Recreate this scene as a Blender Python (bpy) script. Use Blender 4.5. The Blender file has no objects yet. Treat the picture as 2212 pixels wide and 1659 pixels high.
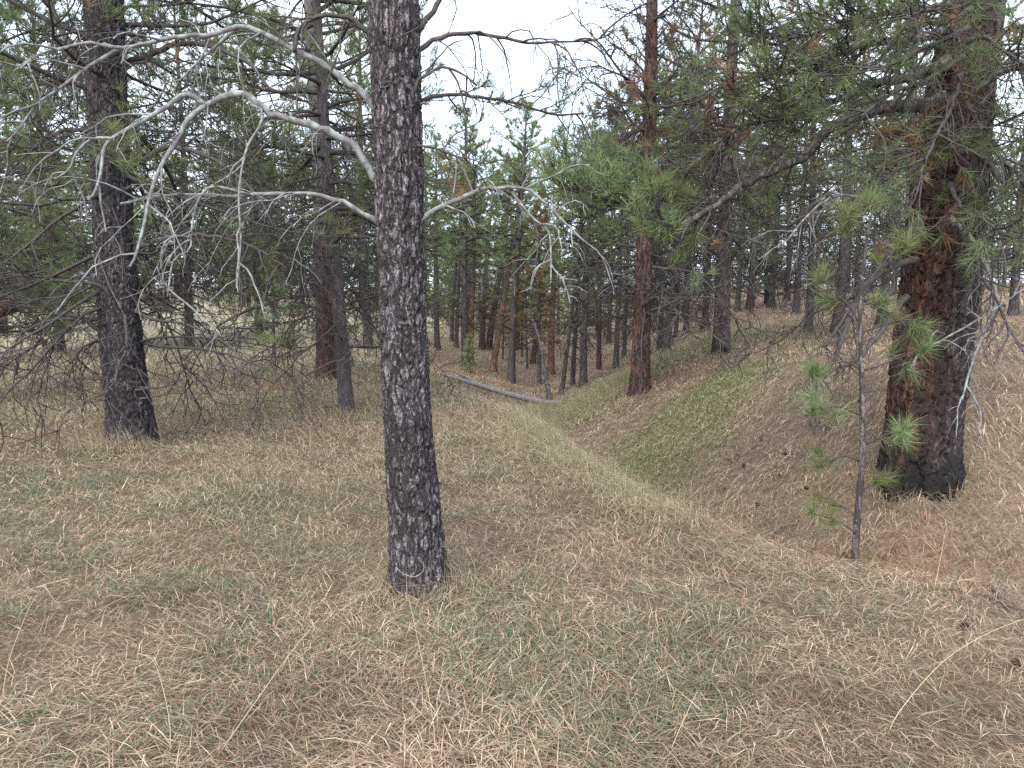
import bpy, math, numpy as np
from mathutils import Vector
sc = bpy.context.scene
rad = math.radians

# ------------------------------------------------------------------ camera, sky, sun, exposure
PITCH = rad(6.5); FPX = 1560.0; CZ = 1.61          # focal length in pixels of a 2212 x 1659 frame
cam = bpy.data.cameras.new('camera'); cam.sensor_width = 36; cam.lens = 36 * FPX / 2212
cam.clip_start = .05; cam.clip_end = 2000
cam_ob = bpy.data.objects.new('camera', cam); sc.collection.objects.link(cam_ob)
cam_ob.location = (0, 0, CZ); cam_ob.rotation_euler = (rad(90) - PITCH, 0, 0)
sc.camera = cam_ob

SUN_EL, SUN_AZ = 44, 200                            # degrees; soft light through cloud
w = bpy.data.worlds.new('World'); sc.world = w; w.use_nodes = True
nt = w.node_tree; nt.nodes.clear()
out = nt.nodes.new('ShaderNodeOutputWorld'); bg = nt.nodes.new('ShaderNodeBackground')
sky = nt.nodes.new('ShaderNodeTexSky'); sky.sky_type = 'NISHITA'; sky.sun_disc = False
sky.sun_elevation = rad(SUN_EL); sky.sun_rotation = rad(SUN_AZ)
tc = nt.nodes.new('ShaderNodeTexCoord'); cn = nt.nodes.new('ShaderNodeTexNoise')
cn.inputs['Scale'].default_value = 2.2; cn.inputs['Detail'].default_value = 5
cr = nt.nodes.new('ShaderNodeValToRGB')
cr.color_ramp.elements[0].position = .38; cr.color_ramp.elements[0].color = (3.7, 4.4, 5.3, 1)
cr.color_ramp.elements[1].position = .62; cr.color_ramp.elements[1].color = (4.9, 5.3, 5.8, 1)
mx = nt.nodes.new('ShaderNodeMix'); mx.data_type = 'RGBA'; mx.inputs['Factor'].default_value = .86
L = nt.links.new
L(tc.outputs['Generated'], cn.inputs['Vector']); L(cn.outputs['Fac'], cr.inputs['Fac'])
L(sky.outputs['Color'], mx.inputs['A']); L(cr.outputs['Color'], mx.inputs['B'])
L(mx.outputs['Result'], bg.inputs['Color']); bg.inputs['Strength'].default_value = .1
L(bg.outputs['Background'], out.inputs['Surface'])

sun = bpy.data.lights.new('sun', 'SUN'); sun.energy = 1.5; sun.angle = rad(60); sun.color = (1, .93, .82)
sun_ob = bpy.data.objects.new('sun', sun); sc.collection.objects.link(sun_ob)
sun_ob.rotation_euler = (rad(90 - SUN_EL), 0, rad(180 - SUN_AZ))

vs = sc.view_settings; vs.view_transform = 'Standard'; vs.look = 'None'; vs.gamma = 1; vs.use_curve_mapping = False
vs.exposure = 2.15
cy = sc.cycles
cy.max_bounces = 5; cy.diffuse_bounces = 3; cy.glossy_bounces = 1; cy.transmission_bounces = 4
cy.use_denoising = False; cy.caustics_reflective = False; cy.caustics_refractive = False
cy.sample_clamp_indirect = 5

# ------------------------------------------------------------------ helpers
R = np.random.default_rng(11)
def nrm(v): return v / np.maximum(np.linalg.norm(v, axis=-1, keepdims=True), 1e-9)
def lerp(a, b, t): return a + (b - a) * t
def sstep(a, b, x):
    t = np.clip((x - a) / (b - a), 0, 1); return t * t * (3 - 2 * t)
def hsh(i, j, s):
    n = np.sin(i * 127.1 + j * 311.7 + s * 74.7) * 43758.5453
    return n - np.floor(n)
def vn(x, y, s=0.):                                  # value noise 0..1
    i = np.floor(x); j = np.floor(y); fx = x - i; fy = y - j
    fx = fx * fx * (3 - 2 * fx); fy = fy * fy * (3 - 2 * fy)
    return lerp(lerp(hsh(i, j, s), hsh(i + 1, j, s), fx), lerp(hsh(i, j + 1, s), hsh(i + 1, j + 1, s), fx), fy)
def fbm(x, y, s=0., o=3):
    a = 0; k = .5; t = 0
    for n in range(o):
        a = a + k * vn(x * 2 ** n, y * 2 ** n, s + n); t += k; k *= .5
    return a / t

class MB:
    """collects vertex / face / colour arrays and links them as one mesh object"""
    def __init__(s): s.V = []; s.F = []; s.C = []; s.n = 0
    def add(s, V, F, C=None):
        V = np.asarray(V, float).reshape(-1, 3)
        if C is None: C = np.ones((len(V), 3)) * .5
        C = np.broadcast_to(np.asarray(C, float), (len(V), 3))
        s.V.append(V); s.C.append(C)
        for f in (F if isinstance(F, list) else [F]):
            s.F.append(np.asarray(f, np.int64) + s.n)
        s.n += len(V)
    def mesh(s, name, mat, smooth=True):
        me = bpy.data.meshes.new(name)
        V = np.concatenate(s.V); C = np.concatenate(s.C)
        me.vertices.add(len(V)); me.vertices.foreach_set('co', V.astype(np.float32).ravel())
        lv = np.concatenate([f.ravel() for f in s.F])
        lt = np.concatenate([np.full(len(f), f.shape[1]) for f in s.F])
        me.loops.add(len(lv)); me.loops.foreach_set('vertex_index', lv.astype(np.int32))
        me.polygons.add(len(lt))
        me.polygons.foreach_set('loop_start', (np.cumsum(lt) - lt).astype(np.int32))
        me.polygons.foreach_set('use_smooth', np.full(len(lt), smooth))
        at = me.attributes.new('Col', 'FLOAT_COLOR', 'POINT')
        at.data.foreach_set('color', np.hstack([C, np.ones((len(C), 1))]).astype(np.float32).ravel())
        me.update(calc_edges=True)
        me.materials.append(mat)
        return me
    def build(s, name, mat, parent=None, smooth=True):
        return link(name, s.mesh(name, mat, smooth), parent)

def link(name, data, parent=None):
    o = bpy.data.objects.new(name, data); sc.collection.objects.link(o)
    if parent: o.parent = parent
    return o
def tag(o, label=None, cat=None, group=None, kind=None):
    if label: o['label'] = label
    if cat: o['category'] = cat
    if group: o['group'] = group
    if kind: o['kind'] = kind
    return o
def root(name, loc, label, cat, group=None):
    o = link(name, None); o.location = loc; o.empty_display_size = .2
    return tag(o, label, cat, group)

def tubes(mb, P, Rr, S=6, C=None, cap=False):
    """a batch of tubes: P (N,K,3) centre lines, Rr (N,K) radii"""
    P = np.asarray(P, float); Rr = np.asarray(Rr, float)
    if P.ndim == 2: P = P[None]; Rr = Rr[None]
    N, K, _ = P.shape
    if N == 0: return
    t = nrm(np.gradient(P, axis=1))
    ref = np.cross(t[:, 0], t[:, -1]); ln = np.linalg.norm(ref, axis=1)
    ch = nrm(P[:, -1] - P[:, 0]); alt = np.cross(ch, np.where(np.abs(ch[:, 2:3]) > .8, [[1., 0, 0]], [[0, 0, 1.]]))
    ref = np.where((ln > .25)[:, None], ref, alt); ref = nrm(ref)[:, None, :]
    n1 = nrm(ref - (ref * t).sum(-1, keepdims=True) * t); n2 = np.cross(t, n1)
    a = np.arange(S) / S * 2 * math.pi
    V = P[:, :, None] + Rr[:, :, None, None] * (np.cos(a)[None, None, :, None] * n1[:, :, None] + np.sin(a)[None, None, :, None] * n2[:, :, None])
    idx = np.arange(N * K * S).reshape(N, K, S)
    q = np.stack([idx[:, :-1], np.roll(idx, -1, 2)[:, :-1], np.roll(idx, -1, 2)[:, 1:], idx[:, 1:]], -1).reshape(-1, 4)
    if C is not None:
        C = np.asarray(C, float)
        if C.ndim == 2: C = np.repeat(C, K * S, axis=0)
    F = [q]
    if cap:
        F += [idx[:, 0, ::-1].reshape(N, S), idx[:, -1].reshape(N, S)]
    mb.add(V.reshape(-1, 3), F, C)

def grow(start, d, length, K, wob=.15, g0=0., g1=0., rng=R):
    N = len(start); P = np.zeros((N, K, 3)); P[:, 0] = start; d = nrm(d)
    length = np.broadcast_to(length, (N,)); st = (length / (K - 1))[:, None]
    g0 = np.broadcast_to(g0, (N,)); g1 = np.broadcast_to(g1, (N,))
    for k in range(1, K):
        t = k / (K - 1)
        d = d + rng.normal(0, wob, (N, 3)) * (1.6 / math.sqrt(K)); d[:, 2] += (g0 + (g1 - g0) * t) * 2 / K
        d = nrm(d); P[:, k] = P[:, k - 1] + d * st
    return P
def perp(d, rng=R, flat=0.):
    r = rng.normal(size=d.shape); r[..., 2] *= (1 - flat)
    return nrm(r - (r * d).sum(-1, keepdims=True) * d)
def kids(P, n, t0, t1, a0, a1, rng=R, flat=.5):
    """n child starts per parent line: positions, directions, parameter, parent index"""
    N, K, _ = P.shape
    pi = np.repeat(np.arange(N), n)
    t = (np.tile(np.arange(n), N) + rng.random(N * n)) / n * (t1 - t0) + t0
    x = np.clip(t * (K - 1), 0, K - 1.001); k = x.astype(int); f = (x - k)[:, None]
    pos = P[pi, k] * (1 - f) + P[pi, k + 1] * f
    tan = nrm(P[pi, k + 1] - P[pi, k])
    a = rng.uniform(a0, a1, N * n)[:, None]
    return pos, nrm(tan * np.cos(a) + perp(tan, rng, flat) * np.sin(a)), t, pi
def taper(N, K, r0, r1=.25, p=.8):
    t = np.linspace(0, 1, K) ** p
    return np.broadcast_to(r0, (N,))[:, None] * (1 - t * (1 - r1))[None]

def tufts(mb, pos, d, n, length, width, cols, rng=R, spread=(12, 78), back=.1):
    M = len(pos)
    if M == 0: return
    p = np.repeat(pos, n, 0); dd = np.repeat(nrm(d), n, 0); ln = np.repeat(np.broadcast_to(length, (M,)), n)[:, None] * rng.uniform(.65, 1.12, (M * n, 1))
    a = np.radians(rng.uniform(spread[0], spread[1], (M * n, 1)))
    b = p - dd * rng.random((M * n, 1)) * back * (ln / .16)
    nd = nrm(dd * np.cos(a) + perp(dd, rng) * np.sin(a))
    tip = b + nd * ln; tip[:, 2] -= ln[:, 0] * .08
    s = perp(nd, rng) * width * .5
    V = np.stack([b - s, b + s, tip], 1).reshape(-1, 3)
    c = np.repeat(cols, n, 0) * rng.uniform(.72, 1.3, (M * n, 1))
    mb.add(V, np.arange(M * n * 3).reshape(-1, 3), np.repeat(c, 3, 0))

GREENS = np.array([(.155, .185, .085), (.125, .175, .10), (.165, .18, .08), (.11, .145, .075), (.17, .22, .11)])
RUSTS = np.array([(.27, .17, .105), (.21, .125, .085), (.29, .205, .12)])
def needle_cols(pos, rust=.03, rng=R, bright=1.):
    n = len(pos); f = 1.1
    t = fbm(pos[:, 0] * f + 7.3 * pos[:, 2] * f * .3, pos[:, 1] * f + pos[:, 2] * f, 51, 2)[:, None] * 1.6 - .3
    t = np.clip(t + rng.normal(0, .12, (n, 1)), 0, 1)
    c = lerp(lerp(GREENS[3], GREENS[0], np.clip(t * 2, 0, 1)), lerp(GREENS[1], GREENS[4], t), np.clip(t * 2 - .6, 0, 1))
    y_ = fbm(pos[:, 0] * .9 + 20, pos[:, 1] * .9 + pos[:, 2] * 1.3, 53, 2)[:, None]
    c = lerp(c, GREENS[2], sstep(.52, .75, y_)) * rng.uniform(.85, 1.15, (n, 1)) * bright
    if rust > 0:
        q = fbm(pos[:, 0] * 2.2 + pos[:, 2], pos[:, 1] * 2.2 + pos[:, 2] * 2, 57, 2) + rng.normal(0, .03, n)
        m = q > np.quantile(q, 1 - min(rust, 1.)) if rust < 1 else np.ones(n, bool)
        c[m] = RUSTS[rng.integers(0, 3, m.sum())] * rng.uniform(.8, 1.15, (m.sum(), 1))
    return c

# ------------------------------------------------------------------ materials
def mat(name):
    m = bpy.data.materials.new(name); m.use_nodes = True; n = m.node_tree.nodes; n.clear()
    o = n.new('ShaderNodeOutputMaterial'); return m, n, m.node_tree.links.new, o
def noise(n, l, vec, scale, detail=4, rough=.55):
    x = n.new('ShaderNodeTexNoise'); x.inputs['Scale'].default_value = scale; x.inputs['Detail'].default_value = detail
    x.inputs['Roughness'].default_value = rough; l(vec, x.inputs['Vector']); return x
def ramp(n, l, fac, stops):
    r = n.new('ShaderNodeValToRGB'); e = r.color_ramp.elements
    while len(e) < len(stops): e.new(.5)
    for k, (p, c) in enumerate(stops): e[k].position = p; e[k].color = (*c, 1) if len(c) == 3 else c
    l(fac, r.inputs['Fac']); return r
def mixc(n, l, fac, a, b, mode='MIX'):
    m = n.new('ShaderNodeMix'); m.data_type = 'RGBA'; m.blend_type = mode
    for v, k in ((fac, 'Factor'), (a, 'A'), (b, 'B')):
        if isinstance(v, (int, float)): m.inputs[k].default_value = v
        elif isinstance(v, tuple): m.inputs[k].default_value = (*v, 1)
        else: l(v, m.inputs[k])
    return m.outputs['Result']

def leaf_mat(name, trans=.3):
    m, n, l, o = mat(name)
    a = n.new('ShaderNodeAttribute'); a.attribute_name = 'Col'
    d = n.new('ShaderNodeBsdfDiffuse'); t = n.new('ShaderNodeBsdfTranslucent'); x = n.new('ShaderNodeMixShader')
    x.inputs[0].default_value = trans
    l(a.outputs['Color'], d.inputs['Color']); l(a.outputs['Color'], t.inputs['Color'])
    l(d.outputs[0], x.inputs[1]); l(t.outputs[0], x.inputs[2]); l(x.outputs[0], o.inputs['Surface'])
    return m
M_needle = leaf_mat('pine_needles', .45)
M_blade = leaf_mat('dry_grass', .25)

def bark_mat(name, plate, plate2, crack, scale=9., zs=.22, bump=.6, attr=False, char=None, grey_up=None):
    m, n, l, o = mat(name)
    tcn = n.new('ShaderNodeTexCoord'); vec = tcn.outputs['Object']
    dn = noise(n, l, vec, 3.0, 3)
    mp = n.new('ShaderNodeMapping'); mp.inputs['Scale'].default_value = (1, 1, zs)
    wv = n.new('ShaderNodeVectorMath'); wv.operation = 'MULTIPLY_ADD'
    l(dn.outputs['Color'], wv.inputs[0]); wv.inputs[1].default_value = (.12, .12, .3); l(vec, wv.inputs[2])
    l(wv.outputs[0], mp.inputs['Vector'])
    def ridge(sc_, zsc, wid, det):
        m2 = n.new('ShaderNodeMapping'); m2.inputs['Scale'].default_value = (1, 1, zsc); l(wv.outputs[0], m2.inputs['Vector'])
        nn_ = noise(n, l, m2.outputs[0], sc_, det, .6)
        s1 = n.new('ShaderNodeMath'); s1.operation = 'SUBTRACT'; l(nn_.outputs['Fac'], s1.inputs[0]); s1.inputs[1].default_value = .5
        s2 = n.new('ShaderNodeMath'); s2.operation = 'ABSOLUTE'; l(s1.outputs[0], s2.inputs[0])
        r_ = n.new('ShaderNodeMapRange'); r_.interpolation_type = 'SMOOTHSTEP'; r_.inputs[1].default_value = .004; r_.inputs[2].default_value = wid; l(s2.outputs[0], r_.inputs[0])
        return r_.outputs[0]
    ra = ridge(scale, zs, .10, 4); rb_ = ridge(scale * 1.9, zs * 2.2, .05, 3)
    vc = n.new('ShaderNodeTexVoronoi'); vc.inputs['Scale'].default_value = scale; l(mp.outputs[0], vc.inputs['Vector'])
    fine = noise(n, l, vec, 55, 5, .65); big = noise(n, l, vec, 1.6, 3)
    sep = n.new('ShaderNodeSeparateColor'); l(vc.outputs['Color'], sep.inputs[0])
    c = mixc(n, l, sep.outputs[0], plate, plate2)
    bg_ = ramp(n, l, big.outputs['Fac'], [(.35, (.86, .86, .87)), (.65, (1.1, 1.09, 1.08))])
    c = mixc(n, l, 1., c, bg_.outputs['Color'], 'MULTIPLY')
    fr = ramp(n, l, fine.outputs['Fac'], [(.3, (.6, .6, .6)), (.7, (1.35, 1.35, 1.35))])
    c = mixc(n, l, 1., c, fr.outputs['Color'], 'MULTIPLY')
    if attr:
        a = n.new('ShaderNodeAttribute'); a.attribute_name = 'Col'
        c = mixc(n, l, 1., c, a.outputs['Color'], 'MULTIPLY')
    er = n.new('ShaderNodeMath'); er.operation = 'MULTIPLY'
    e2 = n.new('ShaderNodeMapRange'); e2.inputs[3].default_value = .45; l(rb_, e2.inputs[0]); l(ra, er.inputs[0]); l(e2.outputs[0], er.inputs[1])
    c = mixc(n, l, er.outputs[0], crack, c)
    sx = n.new('ShaderNodeSeparateXYZ'); l(vec, sx.inputs[0])
    if grey_up:
        ad = n.new('ShaderNodeMath'); ad.operation = 'MULTIPLY_ADD'; l(big.outputs['Fac'], ad.inputs[0]); ad.inputs[1].default_value = 5.; l(sx.outputs['Z'], ad.inputs[2])
        g = ramp(n, l, ad.outputs[0], [(0, (0, 0, 0)), (1, (1, 1, 1))])
        mr = n.new('ShaderNodeMapRange'); mr.inputs[1].default_value = grey_up[0] + 2.5; mr.inputs[2].default_value = grey_up[1] + 2.5
        l(ad.outputs[0], mr.inputs[0]); c = mixc(n, l, mr.outputs[0], c, grey_up[2])
    if char:
        ad = n.new('ShaderNodeMath'); ad.operation = 'MULTIPLY_ADD'; l(noise(n, l, vec, 4.5, 5, .65).outputs['Fac'], ad.inputs[0]); ad.inputs[1].default_value = -char * 1.8; l(sx.outputs['Z'], ad.inputs[2])
        mr = n.new('ShaderNodeMapRange'); mr.inputs[1].default_value = -char * .75; mr.inputs[2].default_value = -char * .15
        l(ad.outputs[0], mr.inputs[0]); c = mixc(n, l, mr.outputs[0], (.016, .015, .016), c)
    b = n.new('ShaderNodeBsdfPrincipled'); b.inputs['Roughness'].default_value = .85; b.inputs['Specular IOR Level'].default_value = .25
    l(c, b.inputs['Base Color'])
    h = n.new('ShaderNodeMath'); h.operation = 'MULTIPLY_ADD'; l(fine.outputs['Fac'], h.inputs[0]); h.inputs[1].default_value = .5
    l(er.outputs[0], h.inputs[2])
    bp = n.new('ShaderNodeBump'); bp.inputs['Strength'].default_value = bump; bp.inputs['Distance'].default_value = .02
    l(h.outputs[0], bp.inputs['Height']); l(bp.outputs[0], b.inputs['Normal']); l(b.outputs[0], o.inputs['Surface'])
    return m
GREY1, GREY2 = (.12, .106, .115), (.08, .071, .078)
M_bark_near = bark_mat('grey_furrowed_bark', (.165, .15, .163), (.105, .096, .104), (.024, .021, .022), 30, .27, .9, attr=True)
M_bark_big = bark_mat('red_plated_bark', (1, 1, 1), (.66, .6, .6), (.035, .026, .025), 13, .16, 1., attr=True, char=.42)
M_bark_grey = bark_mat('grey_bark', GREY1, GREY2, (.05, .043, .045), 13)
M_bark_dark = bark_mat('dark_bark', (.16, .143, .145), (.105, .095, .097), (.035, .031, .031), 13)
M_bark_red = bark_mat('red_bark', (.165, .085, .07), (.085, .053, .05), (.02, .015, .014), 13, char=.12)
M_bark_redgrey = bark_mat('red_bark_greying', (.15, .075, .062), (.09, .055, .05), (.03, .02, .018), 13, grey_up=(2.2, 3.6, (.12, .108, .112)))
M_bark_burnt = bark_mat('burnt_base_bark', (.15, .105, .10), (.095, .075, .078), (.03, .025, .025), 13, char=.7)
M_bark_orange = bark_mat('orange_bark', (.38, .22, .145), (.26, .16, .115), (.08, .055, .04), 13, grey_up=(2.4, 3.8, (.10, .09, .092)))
BARKS = dict(grey=M_bark_grey, dark=M_bark_dark, red=M_bark_red, redgrey=M_bark_redgrey, burnt=M_bark_burnt, orange=M_bark_orange)

def wood_mat(name, c1, c2, lichen=None, amount=.5):
    m, n, l, o = mat(name)
    tcn = n.new('ShaderNodeTexCoord'); vec = tcn.outputs['Object']
    f = noise(n, l, vec, 40, 4, .6); g = noise(n, l, vec, 22, 4, .6)
    c = ramp(n, l, f.outputs['Fac'], [(.3, c1), (.7, c2)]).outputs['Color']
    if lichen:
        r = ramp(n, l, g.outputs['Fac'], [(1 - amount - .08, (0, 0, 0)), (1 - amount + .08, (1, 1, 1))])
        c = mixc(n, l, r.outputs['Color'], c, lichen)
    b = n.new('ShaderNodeBsdfPrincipled'); b.inputs['Roughness'].default_value = .8; b.inputs['Specular IOR Level'].default_value = .2
    l(c, b.inputs['Base Color'])
    bp = n.new('ShaderNodeBump'); bp.inputs['Strength'].default_value = .5; bp.inputs['Distance'].default_value = .006
    l(f.outputs['Fac'], bp.inputs['Height']); l(bp.outputs[0], b.inputs['Normal']); l(b.outputs[0], o.inputs['Surface'])
    return m
M_dead = wood_mat('lichen_grey_wood', (.095, .086, .092), (.175, .16, .17), (.235, .265, .265), .46)
M_dead_dark = wood_mat('dark_dead_wood', (.04, .035, .035), (.085, .075, .076), (.15, .15, .15), .25)
M_twig = wood_mat('dark_twig_wood', (.035, .03, .031), (.08, .07, .069))
M_twig_red = wood_mat('reddish_twig_wood', (.07, .05, .047), (.125, .09, .082))
M_pale = wood_mat('weathered_log_wood', (.07, .065, .066), (.22, .205, .20))
M_char = wood_mat('charred_wood', (.012, .011, .011), (.035, .032, .032))

# ------------------------------------------------------------------ terrain
def smin(a, b, k):
    h = np.clip(.5 + .5 * (b - a) / k, 0, 1); return b * (1 - h) + a * h - k * h * (1 - h)
AX = np.array([(14, 3.7), (7, 4.35), (4.6, 4.62), (3.2, 4.8), (2.5, 5.12), (1.95, 6.4), (1.45, 9.5), (1.15, 13), (.85, 18), (.7, 24), (.9, 32), (1.6, 45), (3, 62), (5, 90), (8, 140)], float)
AF = np.array([-.6, -.7, -.74, -.74, -.74, -.74, -.76, -.9, -1.05, -1.5, -1.65, -1.6, -1.2, -.5, 0])
def axis_info(x, y):
    best = np.full(x.shape, 1e9); sd = np.zeros(x.shape); fl = np.zeros(x.shape)
    for i in range(len(AX) - 1):
        a = AX[i]; e = AX[i + 1] - a
        t = np.clip(((x - a[0]) * e[0] + (y - a[1]) * e[1]) / (e @ e), 0, 1)
        dx = x - (a[0] + t * e[0]); dy = y - (a[1] + t * e[1]); d = np.hypot(dx, dy)
        m = d < best
        best = np.where(m, d, best); sd = np.where(m, np.sign(e[1] * dx - e[0] * dy) * d, sd); fl = np.where(m, AF[i] + t * (AF[i + 1] - AF[i]), fl)
    return sd, fl
def T(x, y):
    x = np.asarray(x, float); y = np.asarray(y, float); x, y = np.broadcast_arrays(x, y)
    sd, fl = axis_info(x, y)
    base = np.interp(y, [-50, 0, 12, 19, 26, 40, 70, 130, 400], [0, 0, 0, .02, -.15, .3, 1.75, 3.4, 6])
    base = base + .02 * np.clip(-x - 4, 0, 60) * np.clip((y - 16) / 20, 0, 1)
    r = np.sqrt(sd * sd + .2 ** 2) - .2
    sl = np.interp(y, [0, 6, 9, 12, 16, 22, 30, 60, 140], [1.0, .95, .78, .56, .30, .26, .26, .2, .1])
    left = smin(fl + sl * r, base, np.interp(y, [0, 8, 16], [.09, .12, .25]))
    slr = np.interp(y, [0, 5, 7, 10, 16, 24, 40, 80], [.52, .52, .5, .46, .36, .33, .27, .15])
    plat = np.interp(y, [0, 8, 16, 30, 60, 130, 400], [1.1, 1.1, .45, .8, 1.4, 2.6, 6]) + .045 * np.clip(x - 5, -3, 40)
    right = smin(fl + slr * r + .14 * np.clip(r - 1.3, 0, 2) * np.clip((13 - y) / 5, 0, 1), plat, .35)
    z = np.where(sd > 0, right, left)
    return z + .035 * np.sin(1.1 * x + .7 * y + .4) * np.sin(.8 * y - .5 * x + 1) + .015 * np.sin(3.1 * x - 1.3 * y) * np.sin(2.3 * y + 1.7 * x + 2)
def Tz(x, y): return float(T(np.array([x]), np.array([y]))[0])
cp, sp = math.cos(PITCH), math.sin(PITCH)
def px(u, v, d):                                    # pixel and distance along the view axis -> point
    u, v, d = np.asarray(u, float), np.asarray(v, float), np.asarray(d, float)
    xc = (u - 1106) / FPX * d; yc = -(v - 829.5) / FPX * d
    return np.stack([xc, yc * sp + d * cp, CZ + yc * cp - d * sp], -1)
def stand(u, d):                                    # where a thing seen in column u at distance d meets the ground
    z = 0.
    for _ in range(40):
        x = (u - 1106) / FPX * d; y = (d + (z - CZ) * sp) / cp; z = .5 * z + .5 * Tz(x, y)
    return np.array([x, y, z])
def hit(u, v):                                      # first point of the ground seen through a pixel
    d = np.exp(np.linspace(math.log(1.8), math.log(120), 1500)); p = px(u, v, d)
    below = p[:, 2] < T(p[:, 0], p[:, 1]); k = int(np.argmax(below)) if below.any() else len(d) - 1
    return p[k]

def gaxis(lo, hi, n, k):                            # grid lines, dense near zero
    t = np.linspace(-1, 1, n); s = np.sinh(k * t) / math.sinh(k)
    return np.where(s < 0, -s * lo, s * hi)
gx = gaxis(-420, 420, 241, 5.2); gy = 3 + gaxis(-60, 500, 251, 5.6)
X, Y = np.meshgrid(gx, gy); Z = T(X, Y) - .02 + (.02 * (fbm(X * 3, Y * 3, 3) - .5) + .016 * (fbm(X * 11, Y * 11, 5) - .5)) * np.exp(-np.hypot(X, Y) / 30)
gi = np.arange(X.size).reshape(X.shape)
gm = MB(); gm.add(np.stack([X, Y, Z], -1), np.stack([gi[:-1, :-1], gi[:-1, 1:], gi[1:, 1:], gi[1:, :-1]], -1).reshape(-1, 4))
def ground_mat():
    m, n, l, o = mat('forest_floor')
    tcn = n.new('ShaderNodeTexCoord'); vec = tcn.outputs['Object']
    a = noise(n, l, vec, .55, 5, .6); b_ = noise(n, l, vec, 7, 5, .65); c_ = noise(n, l, vec, 45, 6, .75)
    brown = ramp(n, l, c_.outputs['Fac'], [(.3, (.055, .041, .03)), (.52, (.20, .148, .108)), (.72, (.40, .315, .23))])
    green = ramp(n, l, c_.outputs['Fac'], [(.25, (.05, .06, .03)), (.6, (.13, .15, .075)), (.85, (.26, .27, .15))])
    f = n.new('ShaderNodeMath'); f.operation = 'MULTIPLY_ADD'; l(b_.outputs['Fac'], f.inputs[0]); f.inputs[1].default_value = .35; l(a.outputs['Fac'], f.inputs[2])
    r = ramp(n, l, f.outputs[0], [(.70, (0, 0, 0)), (.88, (1, 1, 1))])
    c = mixc(n, l, r.outputs['Color'], brown.outputs['Color'], green.outputs['Color'])
    sx = n.new('ShaderNodeSeparateXYZ'); l(vec, sx.inputs[0])
    mr = n.new('ShaderNodeMapRange'); mr.inputs[1].default_value = 18; mr.inputs[2].default_value = 34; l(sx.outputs['Y'], mr.inputs[0])
    ms = n.new('ShaderNodeMath'); ms.operation = 'LESS_THAN'; l(sx.outputs['X'], ms.inputs[0]); ms.inputs[1].default_value = -5
    mm = n.new('ShaderNodeMath'); mm.operation = 'MULTIPLY'; l(mr.outputs[0], mm.inputs[0]); l(ms.outputs[0], mm.inputs[1])
    dry = ramp(n, l, b_.outputs['Fac'], [(.3, (.20, .185, .13)), (.7, (.36, .33, .25))])
    c = mixc(n, l, mm.outputs[0], c, dry.outputs['Color'])
    b = n.new('ShaderNodeBsdfPrincipled'); b.inputs['Roughness'].default_value = .95; b.inputs['Specular IOR Level'].default_value = .1
    l(c, b.inputs['Base Color'])
    bp = n.new('ShaderNodeBump'); bp.inputs['Strength'].default_value = .8; bp.inputs['Distance'].default_value = .03
    l(c_.outputs['Fac'], bp.inputs['Height']); l(bp.outputs[0], b.inputs['Normal']); l(b.outputs[0], o.inputs['Surface'])
    return m
tag(gm.build('forest_floor', ground_mat()), kind='structure')

# ------------------------------------------------------------------ pines: generator
def trunk_mesh(mb, H, r0, S=14, K=26, seed=1, flare=1.5, bend=.0, C=None, rng=R):
    h = H * np.linspace(0, 1, K) ** 1.35 - .25
    r = r0 * (1 - np.clip(h / H, 0, 1)) ** .75 * (1 + (flare - 1) * np.exp(-np.clip(h, 0, 99) / (r0 * 1.6))) + .012
    ph = rng.uniform(0, 6, 2)
    x = bend * (np.sin(h * .45 + ph[0]) - np.sin(ph[0])); y = bend * (np.sin(h * .38 + ph[1]) - np.sin(ph[1]))
    P = np.stack([x, y, h], -1)
    a = np.arange(S) / S * 2 * math.pi
    rr = r[:, None] * (1 + .07 * np.sin(3 * a[None] + seed + h[:, None] * .3) + .05 * np.sin(5 * a[None] + 2 * seed) * np.exp(-np.clip(h, 0, 9)[:, None] * 2))
    V = P[:, None] + np.stack([rr * np.cos(a), rr * np.sin(a), np.zeros_like(rr)], -1)
    idx = np.arange(K * S).reshape(K, S)
    mb.add(V, [np.stack([idx[:-1], np.roll(idx, -1, 1)[:-1], np.roll(idx, -1, 1)[1:], idx[1:]], -1).reshape(-1, 4), idx[-1:].copy()], C)
    return lambda z: np.stack([np.interp(z, h, x), np.interp(z, h, y), z], -1), lambda z: np.interp(z, h, r)

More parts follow.
